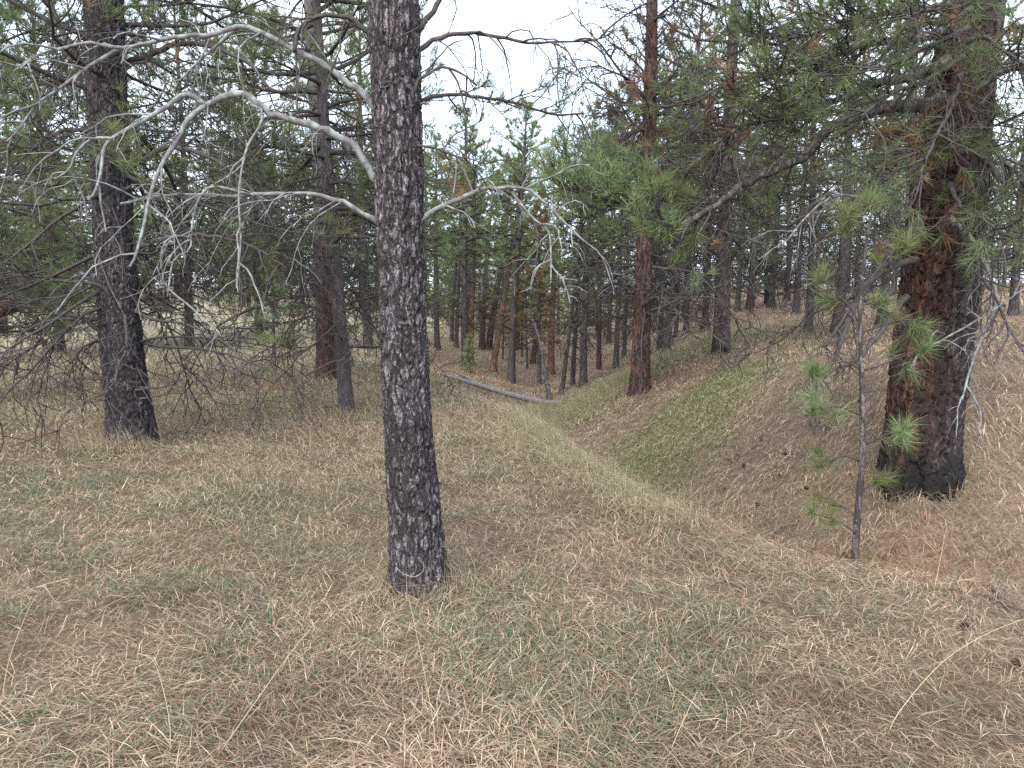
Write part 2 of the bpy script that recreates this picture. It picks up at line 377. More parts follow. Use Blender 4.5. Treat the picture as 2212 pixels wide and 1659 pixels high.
def dead_limbs(mb, at, rad_at, n, lo, hi, lmax, rng, sub=6, twig=3, el=(-25, 25), g0=-.1, g1=-.5, az=None, rs=.035, sides=5, wob=.3):
    """bare limbs with forking twigs on a trunk"""
    h = rng.uniform(lo, hi, n); A = rng.uniform(0, 2 * math.pi, n) if az is None else np.radians(rng.uniform(az[0], az[1], n))
    e = np.radians(rng.uniform(el[0], el[1], n))
    d = np.stack([np.cos(A) * np.cos(e), np.sin(A) * np.cos(e), np.sin(e)], -1)
    ln = lmax * rng.uniform(.35, 1, n)
    st = at(h) + d * (rad_at(h)[:, None] * .6)
    P = grow(st, d, ln, 9, wob, g0, g1, rng)
    tubes(mb, P, taper(n, 9, rs * ln / lmax * rng.uniform(.6, 1.1, n), .2), sides)
    if sub:
        s, dd, t, pi = kids(P, sub, .25, 1., .5, 1.3, rng, .4)
        l2 = ln[pi] * rng.uniform(.22, .5, len(s)) * (1.15 - .5 * t)
        P2 = grow(s, dd, l2, 6, wob * 1.2, -.1, -.5, rng)
        tubes(mb, P2, taper(len(s), 6, rs * .42 * (ln[pi] / lmax) ** .5, .35), 3)
        if twig:
            s, dd, t, pj = kids(P2, twig, .2, 1., .5, 1.2, rng, .2)
            l3 = l2[pj] * rng.uniform(.3, .65, len(s))
            P3 = grow(s, dd, l3, 3, wob * 1.2, -.05, -.3, rng)
            tubes(mb, P3, taper(len(s), 3, rs * .25, .5), 3)
    return P

def live_limbs(wood, leaf, at, rad_at, n, lo, hi, lmax, rng, sub=6, twig=4, nn=20, nl=.17, nw=.008, rust=.03, profile='round', rs=.04, az=None, bright=1., el0=-8, el1=45, g=(-.12, .35), fill=1.):
    h = lo + (hi - lo) * (np.arange(n) + rng.random(n)) / n
    q = (h - lo) / (hi - lo)
    A = np.arange(n) * 2.399 + rng.normal(0, .4, n) if az is None else np.radians(rng.uniform(az[0], az[1], n))
    pr = (1 - q) ** .75 * .88 + .12 if profile == 'cone' else np.sqrt(np.clip(1 - (q * 1.02 - .22) ** 2 / .72, .04, 1))
    ln = lmax * pr * rng.uniform(.65, 1.1, n)
    e = np.radians(el0 + (el1 - el0) * q ** 1.3 + rng.normal(0, 8, n))
    d = np.stack([np.cos(A) * np.cos(e), np.sin(A) * np.cos(e), np.sin(e)], -1)
    P = grow(at(h) + d * rad_at(h)[:, None] * .5, d, ln, 8, .18, g[0], g[1], rng)
    tubes(wood, P, taper(n, 8, rs * (ln / lmax) ** .8, .2), 5)
    s, dd, t, pi = kids(P, sub, .3, 1., .5, 1.1, rng, .6)
    l2 = ln[pi] * rng.uniform(.22, .42, len(s)) * (1.2 - .6 * t)
    P2 = grow(s, dd, l2, 5, .22, -.05, .5, rng)
    tubes(wood, P2, taper(len(s), 5, rs * .3 * (ln[pi] / lmax) ** .5, .4), 3)
    pos = [P[:, -1], P2[:, -1]]; dr = [P[:, -1] - P[:, -2], P2[:, -1] - P2[:, -2]]
    if twig:
        s, dd, t, pj = kids(P2, twig, .3, 1., .4, 1.1, rng, .3)
        l3 = np.clip(l2[pj] * rng.uniform(.25, .6, len(s)), .06, .4)
        P3 = grow(s, dd, l3, 3, .2, .2, .9, rng)
        tubes(wood, P3, taper(len(s), 3, rs * .13, .6), 3)
        pos.append(P3[:, -1]); dr.append(P3[:, -1] - P3[:, -2])
    pos = np.concatenate(pos); dr = nrm(np.concatenate(dr)); dr[:, 2] += .25
    k = rng.random(len(pos)) < fill; pos = pos[k]; dr = dr[k]
    tufts(leaf, pos, nrm(dr), nn, nl, nw, needle_cols(pos, rust, rng, bright), rng)

ARCH = {}
def archetype(key, seed, H, r0, live=None, dead=None, bark=M_bark_grey, flare=1.45, bend=.05, twigmat=M_twig, deadmat=None):
    rng = np.random.default_rng(seed)
    t = MB(); at, ra = trunk_mesh(t, H, r0, 14, 26, seed, flare, bend, rng=rng)
    parts = [('trunk', t.mesh('trunk', bark), None)]
    if dead:
        m = MB()
        for kw in (dead if isinstance(dead, list) else [dead]): dead_limbs(m, at, ra, rng=rng, **kw)
        parts.append(('dead_branches', m.mesh('dead_branches', deadmat or twigmat), 'stuff'))
    if live:
        wd, lf = MB(), MB()
        for kw in (live if isinstance(live, list) else [live]): live_limbs(wd, lf, at, ra, rng=rng, **kw)
        parts.append(('branches', wd.mesh('branches', twigmat), 'stuff'))
        parts.append(('crown', lf.mesh('crown', M_needle, False), 'stuff'))
    ARCH[key] = parts
def plant(key, loc, label, scale=1., rz=0., lean=(0, 0), rx=1., bark=None, name='pine_tree', group='pines of the forest', skip=()):
    o = root(name, loc, label, 'tree', group)
    o.rotation_euler = (rad(lean[1]), rad(lean[0]), rad(rz)); o.rotation_mode = 'XYZ'
    o.scale = (scale,) * 3
    for nm, me, kind in ARCH[key]:
        if nm in skip: continue
        c = link(nm, me, o)
        if kind: c['kind'] = kind
        if nm == 'trunk':
            c.scale = (rx, rx, 1)
            if bark:
                c.material_slots[0].link = 'OBJECT'; c.material_slots[0].material = BARKS[bark]
    return o

lv = dict
archetype('tall1', 101, 17, .2, lv(n=60, lo=6.5, hi=16.6, lmax=2.6, sub=7, twig=4, nn=18, nw=.011), [lv(n=44, lo=1.8, hi=7.5, lmax=2.4, sub=7, twig=3, rs=.036)])
archetype('tall2', 102, 15, .18, lv(n=56, lo=4.6, hi=14.6, lmax=2.5, sub=7, twig=4, nn=18, nw=.011), [lv(n=46, lo=1.4, hi=6, lmax=2.4, sub=7, twig=3, rs=.036)], bend=.09)
archetype('low1', 103, 12, .17, lv(n=88, lo=1.7, hi=11.6, lmax=3.0, sub=7, twig=5, nn=18, nw=.013, rust=.06), [lv(n=34, lo=.9, hi=4.5, lmax=2.4, sub=7, twig=4)])
archetype('low2', 104, 11, .16, lv(n=84, lo=1.5, hi=10.6, lmax=2.9, sub=7, twig=5, nn=18, nw=.013, rust=.03), [lv(n=36, lo=.8, hi=4.5, lmax=2.4, sub=7, twig=4)], bend=.08)
archetype('cone1', 105, 10, .15, lv(n=100, lo=.8, hi=9.8, lmax=2.3, sub=7, twig=3, fill=.75, nn=14, nw=.022, nl=.21, profile='cone', bright=1.45), [lv(n=12, lo=.8, hi=2.5, lmax=1.4, sub=4, twig=2)])
archetype('cone2', 106, 9.5, .14, lv(n=90, lo=2.0, hi=9.3, lmax=1.9, sub=7, twig=3, fill=.75, nn=14, nw=.022, nl=.21, profile='cone', bright=1.45), [lv(n=20, lo=1.0, hi=3.8, lmax=1.4, sub=5, twig=2)])
archetype('slim1', 107, 9.5, .13, lv(n=46, lo=4.2, hi=9.3, lmax=1.7, sub=6, twig=3, fill=.55, nn=14, nw=.018, nl=.18, bright=1.4), [lv(n=34, lo=1.4, hi=5.5, lmax=1.5, sub=6, twig=3, rs=.028)], bend=.07)
archetype('slim2', 108, 8.5, .11, lv(n=42, lo=4.2, hi=8.3, lmax=1.4, sub=6, twig=3, fill=.55, nn=14, nw=.018, nl=.18, bright=1.4), [lv(n=32, lo=1.2, hi=5, lmax=1.2, sub=6, twig=3, rs=.026)], bend=.1)
archetype('rust', 109, 7, .10, lv(n=44, lo=1.8, hi=6.8, lmax=1.2, sub=6, twig=3, nn=14, nw=.014, rust=.9), [lv(n=14, lo=.8, hi=3, lmax=.9, sub=4, twig=2)])
archetype('young', 110, 2.6, .035, lv(n=34, lo=.25, hi=2.5, lmax=.75, sub=5, twig=2, nn=20, nl=.17, nw=.009, profile='cone', rs=.012, bright=1.8), flare=1.2, bend=.03)

# ------------------------------------------------------------------ near trunks with modelled bark, and traced limbs
def plates(s, z, per, cw, chh, seed):
    """plated bark: distance to the plate edge (0..) and a random number per plate; s is the arc length round the trunk"""
    nu = max(4, round(per / cw)); u = s / per * nu; v = z / chh
    th = s / per * 2 * math.pi; q1, q2 = np.cos(th) * per * .16, np.sin(th) * per * .16
    u = u + 1.5 * (fbm(q1 * 16 + q2 * 9, z * 9 + q2 * 14, seed, 3) - .5); v = v + 1.3 * (fbm(q1 * 14 - q2 * 11 + 9, z * 8 - q2 * 9, seed + 3, 3) - .5)
    i0 = np.floor(u); j0 = np.floor(v); f1 = np.full(s.shape, 9.); f2 = f1.copy(); pid = f1.copy()
    for di in (-2, -1, 0, 1, 2):
        for dj in (-1, 0, 1):
            i = i0 + di; j = j0 + dj; iw = np.mod(i, nu)
            d = np.hypot(u - (i + .15 + .7 * hsh(iw, j, seed)), v - (j + .1 + .8 * hsh(iw, j, seed + 5)))
            h = hsh(iw, j, seed + 9)
            m1 = d < f1
            f2 = np.where(m1, f1, np.minimum(f2, d)); pid = np.where(m1, h, pid); f1 = np.where(m1, d, f1)
    return f2 - f1, pid
class NearTrunk:
    """trunk whose outline is read off the photograph in the plane y = y0 and whose bark plates are geometry"""
    def __init__(s, base, prof, top, rtop):
        s.base = base; y0 = base[1]; zs, xs, rs = [], [], []
        for u, v, wd in prof:
            d = y0 / (-(v - 829.5) / FPX * sp + cp); p = px(u, v, d)
            zs.append(p[2] - base[2]); xs.append(p[0] - base[0]); rs.append(wd / 2 / FPX * d)
        zs.append(top); xs.append(xs[-1] + (xs[-1] - xs[0]) * .5); rs.append(rtop)
        s.z, s.x, s.r = np.array(zs), np.array(xs), np.array(rs); s.top = top
    def cx(s, z): return np.interp(z, s.z, s.x)
    def rr(s, z): return np.interp(z, s.z, s.r)
    def at(s, z): z = np.asarray(z, float); return np.stack([s.cx(z), 0 * z, z], -1)
    def mesh(s, S, zf, nf, cw, chh, depth, seed, col, flare=.0, lobes=0.):
        z = np.concatenate([np.linspace(-.3, zf, nf), np.linspace(zf, s.top, 30)[1:]])
        # smoothed profile
        zz = np.linspace(-.3, s.top, 400); k = np.ones(25) / 25
        def sm(f): q = np.pad(f(zz), 12, mode='edge'); return np.convolve(q, k, 'valid')
        xc = np.interp(z, zz, sm(s.cx)); r = np.interp(z, zz, sm(s.rr))
        a = np.arange(S) / S * 2 * math.pi
        A, ZZ = np.meshgrid(a, z); rb = np.repeat(r[:, None], S, 1)
        rb = rb * (1 + flare * np.exp(-np.clip(ZZ, 0, 9) / .13) * (1 + lobes * np.sin(4 * A + seed) + lobes * .7 * np.sin(7 * A + 2 * seed)))
        rb = rb * (1 + .035 * np.sin(2 * A + ZZ * 1.3 + seed) + .02 * np.sin(3 * A - ZZ * 2.1))
        per = 2 * math.pi * float(np.mean(r[:nf])); arc = A / (2 * math.pi) * per
        e, pid = plates(arc, ZZ, per, cw, chh, seed)
        e2, pid2 = plates(arc + .013, ZZ, per, cw * .42, chh * .4, seed + 20)
        wrap = lambda f: f
        fade = np.where(ZZ > zf, .0, 1.)
        dsp = depth * (sstep(.0, .13, e) + .3 * sstep(.0, .16, e2) * (.3 + pid2) + .55 * (pid - .5)) + depth * .9 * (fbm(np.cos(A) * 14 + seed, ZZ * 22 + np.sin(A) * 14, seed) - .5)
        rb = rb + (dsp - depth * .9) * (.35 + .65 * fade)
        V = np.stack([xc[:, None] + rb * np.cos(A), rb * np.sin(A), ZZ], -1)
        idx = np.arange(V.shape[0] * S).reshape(-1, S)
        mb = MB(); mb.add(V, [np.stack([idx[:-1], np.roll(idx, -1, 1)[:-1], np.roll(idx, -1, 1)[1:], idx[1:]], -1).reshape(-1, 4), idx[-1:].copy()], col(A, ZZ, pid, pid2).reshape(-1, 3))
        return mb

def smooth_line(pts, K):
    p = np.asarray(pts, float); p = np.vstack([2 * p[0] - p[1], p, 2 * p[-1] - p[-2]])
    o = []
    for i in range(1, len(p) - 2):
        t = np.linspace(0, 1, 9)[:-1, None]; a, b, c, d = p[i - 1], p[i], p[i + 1], p[i + 2]
        o.append(.5 * (2 * b + (c - a) * t + (2 * a - 5 * b + 4 * c - d) * t ** 2 + (3 * b - a - 3 * c + d) * t ** 3))
    o = np.vstack(o + [p[-2:-1]]); s = np.r_[0, np.cumsum(np.linalg.norm(np.diff(o, axis=0), axis=1))]
    q = np.linspace(0, s[-1], K)
    return np.stack([np.interp(q, s, o[:, k]) for k in range(p.shape[1])], -1)
def trace(pts, d0, d1, base, K=24, sag=0.):
    uv = smooth_line(pts, K); t = np.linspace(0, 1, K)
    d = d0 + (d1 - d0) * t + sag * np.sin(t * math.pi)
    return px(uv[:, 0], uv[:, 1], d) - base
def branch(parent, P, r0, r1, material, twigs=6, tl=(.12, .5), g=-.6, sub=3, name='branch', S=8, knots=True, forks=(), t0=.15, rng=R, tr=.006, label=None):
    mb = MB(); K = len(P)
    r = lerp(r0, r1, np.linspace(0, 1, K) ** .75)
    if knots: r = r * (1 + .10 * np.sin(np.arange(K) * 2.7 + rng.uniform(0, 6)) + rng.normal(0, .05, K))
    r[0] *= 1.35; r[1] *= 1.1
    P = P.copy(); P[1:-1] += rng.normal(0, 1, (K - 2, 3)) * np.clip(r[1:-1, None] * .28, .001, .008)
    tubes(mb, P, r, S, cap=True)
    for F, fr0, fr1 in forks:
        tubes(mb, F, lerp(fr0, fr1, np.linspace(0, 1, len(F)) ** .8), 6, cap=True)
    allP = [P] + [F for F, _, _ in forks]
    for Q in allP:
        n = twigs if Q is P else max(2, twigs // 2)
        if n:
            s, d, t, _ = kids(Q[None], n, t0, 1, .5, 1.3, rng, .3)
            l2 = rng.uniform(tl[0], tl[1], n); P2 = grow(s, d, l2, 8, .28, g * .4, g * 1.6, rng)
            tubes(mb, P2, taper(n, 8, tr * rng.uniform(.6, 1.1, n), .45), 5)
            if sub:
                s, d, t, pj = kids(P2, sub, .3, .95, .5, 1.2, rng, .2)
                P3 = grow(s, d, l2[pj] * rng.uniform(.3, .6, len(s)), 5, .3, g * .3, g, rng)
                tubes(mb, P3, taper(len(s), 5, tr * .45, .5), 3)
    o = mb.build(name, material, parent)
    if label: o['label'] = label
    return o
def sprays(leafmb, woodmb, P, n, t0, t1, ln, rng, sub=5, nn=26, nl=.16, nw=.005, up=.6, rust=.05, fill=.9, rs=.007, bright=1., g0=0., flat=.3):
    """needle-bearing side shoots along a limb"""
    s, d, t, _ = kids(P[None], n, t0, t1, .4, 1.2, rng, flat)
    l2 = rng.uniform(ln * .5, ln, n); P2 = grow(s, d, l2, 7, .2, g0, up, rng)
    tubes(woodmb, P2, taper(n, 7, rs, .5), 4)
    s, d, t, pj = kids(P2, sub, .3, 1, .4, 1.1, rng, .3)
    P3 = grow(s, d, l2[pj] * rng.uniform(.25, .5, len(s)), 5, .2, 0, up * 1.3, rng)
    tubes(woodmb, P3, taper(len(s), 5, rs * .55, .6), 3)
    pos = np.concatenate([P2[:, -1], P3[:, -1]]); dr = nrm(np.concatenate([P2[:, -1] - P2[:, -2], P3[:, -1] - P3[:, -2]]))
    k = rng.random(len(pos)) < fill; pos, dr = pos[k], dr[k]
    tufts(leafmb, pos, dr, nn, nl, nw, needle_cols(pos, rust, rng, bright), rng, (10, 70))
def hang_crown(o, key='tall1', dz=0., dx=0., sc_=1.):
    for nm, me, kind in ARCH[key]:
        if nm in ('branches', 'crown'):
            c = link(nm, me, o); c['kind'] = 'stuff'; c.location = (dx, 0, dz); c.scale = (sc_,) * 3

# --- the trunk in the middle of the picture
bA = stand(908, 4.1); rA = np.random.default_rng(21)
tA = NearTrunk(bA, [(909, 1275, 118), (900, 1150, 112), (888, 1000, 107), (878, 850, 101), (870, 700, 97), (866, 550, 97), (862, 400, 97), (856, 200, 99), (849, 0, 102)], 14, .04)
oA = root('pine_tree', bA, 'large grey furrowed pine trunk in the foreground centre with arching bare branches', 'tree', 'pines of the forest')
def colA(A, Zz, p1, p2):
    b = 1.05 + .6 * p1 + .3 * (p2 - .5)
    b = b * (1 + .15 * (fbm(np.cos(A) * 3, Zz * 2.2, 4) - .5))
    moss = sstep(.6, .72, fbm(np.cos(A) * 5 + 3 + np.sin(A) * 3, Zz * 5, 8))[..., None] * .6
    c = np.stack([b, b * .97, b * 1.03], -1)
    return c * (1 - moss) + moss * np.array([.55, .52, .42]) * b[..., None]
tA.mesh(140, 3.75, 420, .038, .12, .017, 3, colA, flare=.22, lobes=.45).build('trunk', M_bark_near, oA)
tr = lambda pts, d0=3.95, d1=3.6, K=24, sag=0.: trace(pts, d0, d1, bA, K, sag)
f1 = tr([(258, 105), (190, 145), (130, 190), (80, 225), (40, 280), (15, 305)], 3.7, 3.5, 14)
f2 = tr([(505, 66), (455, 110), (415, 145), (390, 172), (355, 180)], 3.8, 3.65, 12)
branch(oA, tr([(840, 255), (812, 228), (770, 190), (700, 140), (620, 100), (560, 70), (525, 58), (470, 72), (390, 80), (310, 95), (255, 105), (215, 95), (180, 92), (130, 105), (85, 118), (30, 155)], 3.92, 3.5, 40), .022, .006, M_dead, 12, (.15, .6), forks=[(f1, .011, .004), (f2, .009, .003)], rng=rA)
g1 = tr([(445, 228), (420, 210), (395, 205), (360, 230), (310, 260), (245, 297), (225, 320), (218, 370), (205, 415), (190, 432)], 3.68, 3.4, 26)
g2 = tr([(445, 226), (405, 260), (385, 300), (350, 355), (325, 420), (310, 490), (292, 555), (281, 576)], 3.68, 3.5, 24)
g3 = tr([(243, 299), (200, 300), (165, 330), (150, 365), (118, 388)], 3.5, 3.4, 12)
g4 = tr([(545, 225), (568, 240), (560, 275), (535, 315), (520, 380), (516, 440), (520, 520), (511, 622)], 3.75, 3.65, 20)
branch(oA, tr([(845, 420), (815, 392), (770, 325), (700, 280), (640, 265), (585, 245), (550, 215), (520, 203), (480, 210), (445, 228)], 3.95, 3.68, 26), .023, .016, M_dead, 8, (.15, .5), forks=[(g1, .015, .006), (g2, .015, .006), (g3, .008, .004), (g4, .008, .004)], rng=rA, label='pale lichen covered branch forking into two drooping arms')
g5 = tr([(540, 420), (480, 405), (450, 405), (425, 440), (413, 500), (410, 540), (375, 562), (362, 640)], 3.8, 3.6, 20)
branch(oA, tr([(845, 500), (815, 485), (760, 445), (700, 425), (640, 418), (560, 420), (480, 424), (420, 420), (330, 425), (260, 440)], 3.95, 3.7, 26), .016, .006, M_dead, 12, (.15, .6), forks=[(g5, .007, .004)], rng=rA)
branch(oA, tr([(835, 110), (805, 80), (770, 52), (745, 35), (700, 33), (660, 50), (640, 80), (636, 110)], 3.9, 3.75, 18), .019, .008, M_dead_dark, 12, (.2, .6), rng=rA)
branch(oA, tr([(870, 120), (900, 75), (930, 30), (950, 0), (975, -60)], 3.8, 3.75, 12), .021, .012, M_dead_dark, 2, rng=rA)
branch(oA, tr([(880, 130), (908, 108), (945, 85), (985, 72), (1030, 71), (1080, 80), (1140, 92), (1200, 90), (1290, 85), (1332, 64)], 3.8, 3.9, 28), .016, .004, M_dead_dark, 14, (.2, .65), -.9, rng=rA)
h1 = tr([(970, 148), (990, 180), (1002, 230), (1008, 270), (1010, 330)], 3.75, 3.7, 12)
h2 = tr([(885, 205), (872, 190), (845, 185), (830, 190)], 3.75, 3.65, 8)
branch(oA, tr([(878, 240), (895, 190), (915, 165), (950, 145), (970, 147), (1000, 160), (1030, 185)], 3.75, 3.7, 16), .013, .005, M_dead_dark, 3, (.1, .3), forks=[(h1, .007, .003), (h2, .006, .004)], rng=rA)
h3 = tr([(985, 338), (1020, 344), (1048, 356)], 3.85, 3.8, 8)
branch(oA, tr([(860, 345), (866, 322), (890, 315), (930, 318), (980, 336), (1030, 370), (1052, 402)], 3.75, 3.85, 18), .009, .004, M_dead_dark, 3, (.1, .3), forks=[(h3, .005, .002)], rng=rA)
h4 = tr([(1100, 408), (1150, 470), (1185, 500), (1190, 560), (1190, 606)], 3.9, 3.8, 14)
branch(oA, tr([(885, 495), (915, 472), (950, 450), (990, 430), (1040, 410), (1100, 404), (1140, 410), (1180, 440), (1230, 490), (1262, 522)], 3.9, 3.85, 26), .018, .005, M_dead, 11, (.12, .45), forks=[(h4, .008, .004)], rng=rA)
Pn = tr([(885, 225), (915, 215), (950, 205), (1000, 205), (1060, 212), (1120, 225), (1200, 248), (1262, 245)], 3.85, 4.1, 26)
branch(oA, Pn, .013, .005, M_dead_dark, 4, (.15, .4), rng=rA)
lf, wd = MB(), MB(); sprays(lf, wd, Pn, 11, .2, .98, .34, rA, 4, 24, .12, .0032, .5, .02, .8, .005, .8)
tag(wd.build('twigs', M_twig, oA), kind='stuff'); tag(lf.build('needle_tufts', M_needle, oA, False), kind='stuff')
branch(oA, tr([(935, 1045), (950, 1043), (965, 1050), (978, 1060)], 4.05, 3.95, 8), .006, .003, M_twig, 0, rng=rA, name='broken_twig')
branch(oA, tr([(845, 1038), (833, 1042), (826, 1041)], 4.0, 3.95, 5), .005, .003, M_twig, 0, rng=rA, name='broken_twig')
branch(oA, tr([(912, 1212), (916, 1225), (908, 1240), (892, 1246), (872, 1240), (858, 1228)], 3.93, 3.86, 12), .0035, .002, M_dead, 0, rng=rA, name='hooked_twig')
hang_crown(oA, 'slim1', 4.2, -.15, 1.05)

# --- the trunk at left
bB = stand(287, 8.2); rB = np.random.default_rng(22)
tB = NearTrunk(bB, [(288, 958, 92), (278, 880, 86), (268, 800, 82), (250, 600, 80), (240, 400, 76), (230, 200, 76), (225, 0, 74)], 15, .05)
oB = root('pine_tree', bB, 'dark grey pine trunk standing at left with a tangle of dead lower branches', 'tree', 'pines of the forest')
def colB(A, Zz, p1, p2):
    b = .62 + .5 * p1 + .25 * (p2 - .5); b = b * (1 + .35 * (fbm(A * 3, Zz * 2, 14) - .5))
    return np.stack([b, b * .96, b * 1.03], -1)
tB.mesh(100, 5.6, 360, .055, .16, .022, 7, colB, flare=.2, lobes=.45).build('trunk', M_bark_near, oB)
tb = lambda pts, d0=8., d1=7.6, K=20: trace(pts, d0, d1, bB, K)
b1 = tb([(165, 690), (120, 690), (80, 702), (50, 718), (32, 727)], 7.7, 7.5, 12)
branch(oB, tb([(245, 735), (215, 718), (190, 695), (150, 682), (110, 678), (75, 680)], 8, 7.6), .035, .010, M_dead_dark, 8, (.15, .6), -.3, forks=[(b1, .018, .006)], rng=rB, tr=.009)
b2 = tb([(180, 620), (140, 640), (90, 645), (50, 655), (20, 640), (0, 632)], 7.7, 7.5, 14)
branch(oB, tb([(255, 655), (238, 640), (225, 622), (195, 612), (150, 608), (110, 605)], 7.9, 7.5), .030, .008, M_dead_dark, 9, (.2, .6), -.2, forks=[(b2, .016, .006)], rng=rB, tr=.009)
branch(oB, tb([(250, 820), (222, 820), (195, 818), (160, 820)], 8, 7.8, 10), .014, .005, M_dead_dark, 5, (.1, .4), -.6, rng=rB)
b3 = tb([(376, 830), (386, 815), (391, 790)], 7.95, 7.9, 7)
branch(oB, tb([(290, 845), (325, 838), (355, 836), (378, 830), (395, 840)], 8, 7.95, 14), .016, .007, M_dead_dark, 2, (.1, .2), .2, forks=[(b3, .012, .004)], rng=rB)
branch(oB, tb([(300, 862), (330, 858), (365, 850), (395, 850), (418, 862)], 8, 7.8, 12), .012, .004, M_dead_dark, 2, (.1, .25), .1, rng=rB)
branch(oB, tb([(265, 865), (235, 858), (205, 868), (178, 868)], 8, 7.8, 10), .011, .004, M_dead_dark, 2, (.1, .25), .1, rng=rB)
branch(oB, tb([(225, 215), (190, 150), (160, 105), (130, 60), (105, 0), (90, -40)], 8.1, 8.2), .05, .03, M_dead_dark, 8, (.3, .9), -.3, rng=rB, tr=.012)
branch(oB, tb([(240, 160), (290, 130), (340, 110), (400, 95), (470, 105), (540, 140), (590, 200)], 8, 7.6, 24), .045, .012, M_dead_dark, 10, (.3, .8), -.5, rng=rB, tr=.01)
branch(oB, tb([(250, 395), (300, 350), (360, 320), (430, 330), (500, 370), (560, 430), (590, 490)], 8, 7.5, 24), .04, .009, M_dead_dark, 12, (.3, .9), -.6, rng=rB, tr=.01)
branch(oB, tb([(260, 560), (310, 530), (380, 510), (460, 510), (540, 530), (620, 580)], 8, 7.6, 24), .035, .008, M_dead_dark, 14, (.3, .8), -.7, rng=rB, tr=.01)
branch(oB, tb([(235, 430), (190, 440), (130, 470), (70, 520), (20, 560), (-30, 590)], 8, 7.5, 22), .03, .008, M_dead_dark, 12, (.3, .8), -.4, rng=rB, tr=.01)
branch(oB, tb([(225, 290), (170, 280), (100, 300), (40, 350), (-20, 420)], 8, 7.6, 22), .032, .008, M_dead_dark, 12, (.3, .9), -.3, rng=rB, tr=.01)
branch(oB, tb([(280, 665), (330, 690), (400, 700), (470, 730), (530, 780)], 8, 7.4, 22), .022, .006, M_dead_dark, 12, (.2, .7), -.6, rng=rB, tr=.008)
dm = MB(); dead_limbs(dm, tB.at, tB.rr, 70, 1.1, 6.0, 2.4, rB, 8, 4, (-30, 20), -.2, -.5, None, .026, 5, .35)
tag(dm.build('dead_branches', M_twig, oB), kind='stuff')
wd, lf = MB(), MB(); live_limbs(wd, lf, tB.at, tB.rr, 30, 2.9, 9, 2.9, rB, 7, 5, 22, .16, .006, .04, rs=.035)
tag(wd.build('branches', M_twig, oB), kind='stuff'); tag(lf.build('crown', M_needle, oB, False), kind='stuff')
hang_crown(oB, 'slim1', 5., -.2, 1.05)

# --- the big red pine at right
bC = stand(1985, 6.7); rC = np.random.default_rng(23)
tC = NearTrunk(bC, [(1985, 1085, 146), (1992, 960, 142), (2006, 800, 143), (2022, 680, 141), (2040, 500, 140), (2060, 300, 130), (2082, 150, 122), (2105, 0, 112)], 16, .06)
oC = root('pine_tree', bC, 'big red plated pine trunk at right with a charred base', 'tree', 'pines of the forest')
def colC(A, Zz, p1, p2):
    b = .75 + .45 * p1 + .25 * (p2 - .5)
    side = sstep(-.2, .55, np.cos(A + .5) + .7 * (fbm(A * 2, Zz * 1.3, 31) - .5))[..., None]      # grey right flank: its shaded side painted into the bark colour
    red = np.array([.155, .074, .06]); org = np.array([.17, .095, .058]); gr = np.array([.105, .086, .09])
    o = sstep(.5, .7, fbm(A * 3 + 7, Zz * 1.1, 17))[..., None]
    c = (red * (1 - o) + org * o) * (1 - side) + gr * side
    return c * b[..., None]
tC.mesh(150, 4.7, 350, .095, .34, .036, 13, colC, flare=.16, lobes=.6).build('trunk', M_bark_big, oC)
tcx = lambda pts, d0=6.2, d1=6.2, K=24: trace(pts, d0, d1, bC, K)
rCm = dict(rng=rC, tr=.009)
P1 = tcx([(2040, 215), (2000, 225), (1900, 235), (1820, 262), (1780, 290), (1740, 335), (1680, 362), (1620, 392), (1560, 432), (1500, 472), (1450, 486), (1400, 465), (1330, 440), (1270, 415), (1215, 400)], 6.1, 6.6, 44)
branch(oC, P1, .062, .014, M_bark_dark, 24, (.3, .9), -.5, S=10, label='long sweeping limb carrying a bright green spray of needles', t0=.08, **rCm)
P2 = tcx([(2050, 130), (1980, 165), (1900, 180), (1800, 218), (1700, 250), (1600, 275), (1520, 330), (1480, 380)], 6.1, 6.5, 34)
branch(oC, P2, .045, .012, M_bark_dark, 22, (.3, .9), -.3, S=8, **rCm)
P3 = tcx([(2060, 60), (1980, 85), (1880, 95), (1770, 130), (1680, 160), (1590, 170), (1520, 210)], 6.1, 6.4, 30)
branch(oC, P3, .04, .010, M_bark_dark, 22, (.3, .9), -.3, **rCm)
P4 = tcx([(2090, -10), (2000, 20), (1900, 30), (1800, 60), (1720, 80), (1640, 70)], 6.1, 6.3, 26)
branch(oC, P4, .04, .010, M_bark_dark, 20, (.3, .9), -.2, **rCm)
P5 = tcx([(2060, 210), (2110, 195), (2150, 160), (2212, 140), (2290, 130)], 5.9, 5.6, 20)
branch(oC, P5, .04, .015, M_bark_dark, 12, (.3, .9), -.3, **rCm)
P6 = tcx([(2060, 330), (2110, 330), (2150, 375), (2180, 400), (2250, 405)], 5.9, 5.6, 18)
branch(oC, P6, .03, .012, M_dead_dark, 10, (.3, .8), -.3, **rCm)
branch(oC, tcx([(1990, 470), (1940, 540), (1890, 600), (1850, 650), (1815, 700), (1780, 750)], 6., 5.8, 22), .03, .011, M_dead_dark, 16, (.2, .5), -.5, **rCm)
branch(oC, tcx([(1980, 560), (1900, 590), (1850, 650), (1810, 760), (1788, 800), (1760, 850), (1742, 900)], 6., 5.6, 24), .028, .010, M_dead_dark, 16, (.15, .45), -.5, **rCm)
branch(oC, tcx([(1960, 640), (1900, 720), (1850, 780), (1800, 800), (1770, 830), (1765, 920)], 6., 5.4, 24), .024, .009, M_dead_dark, 14, (.15, .4), -.6, **rCm)
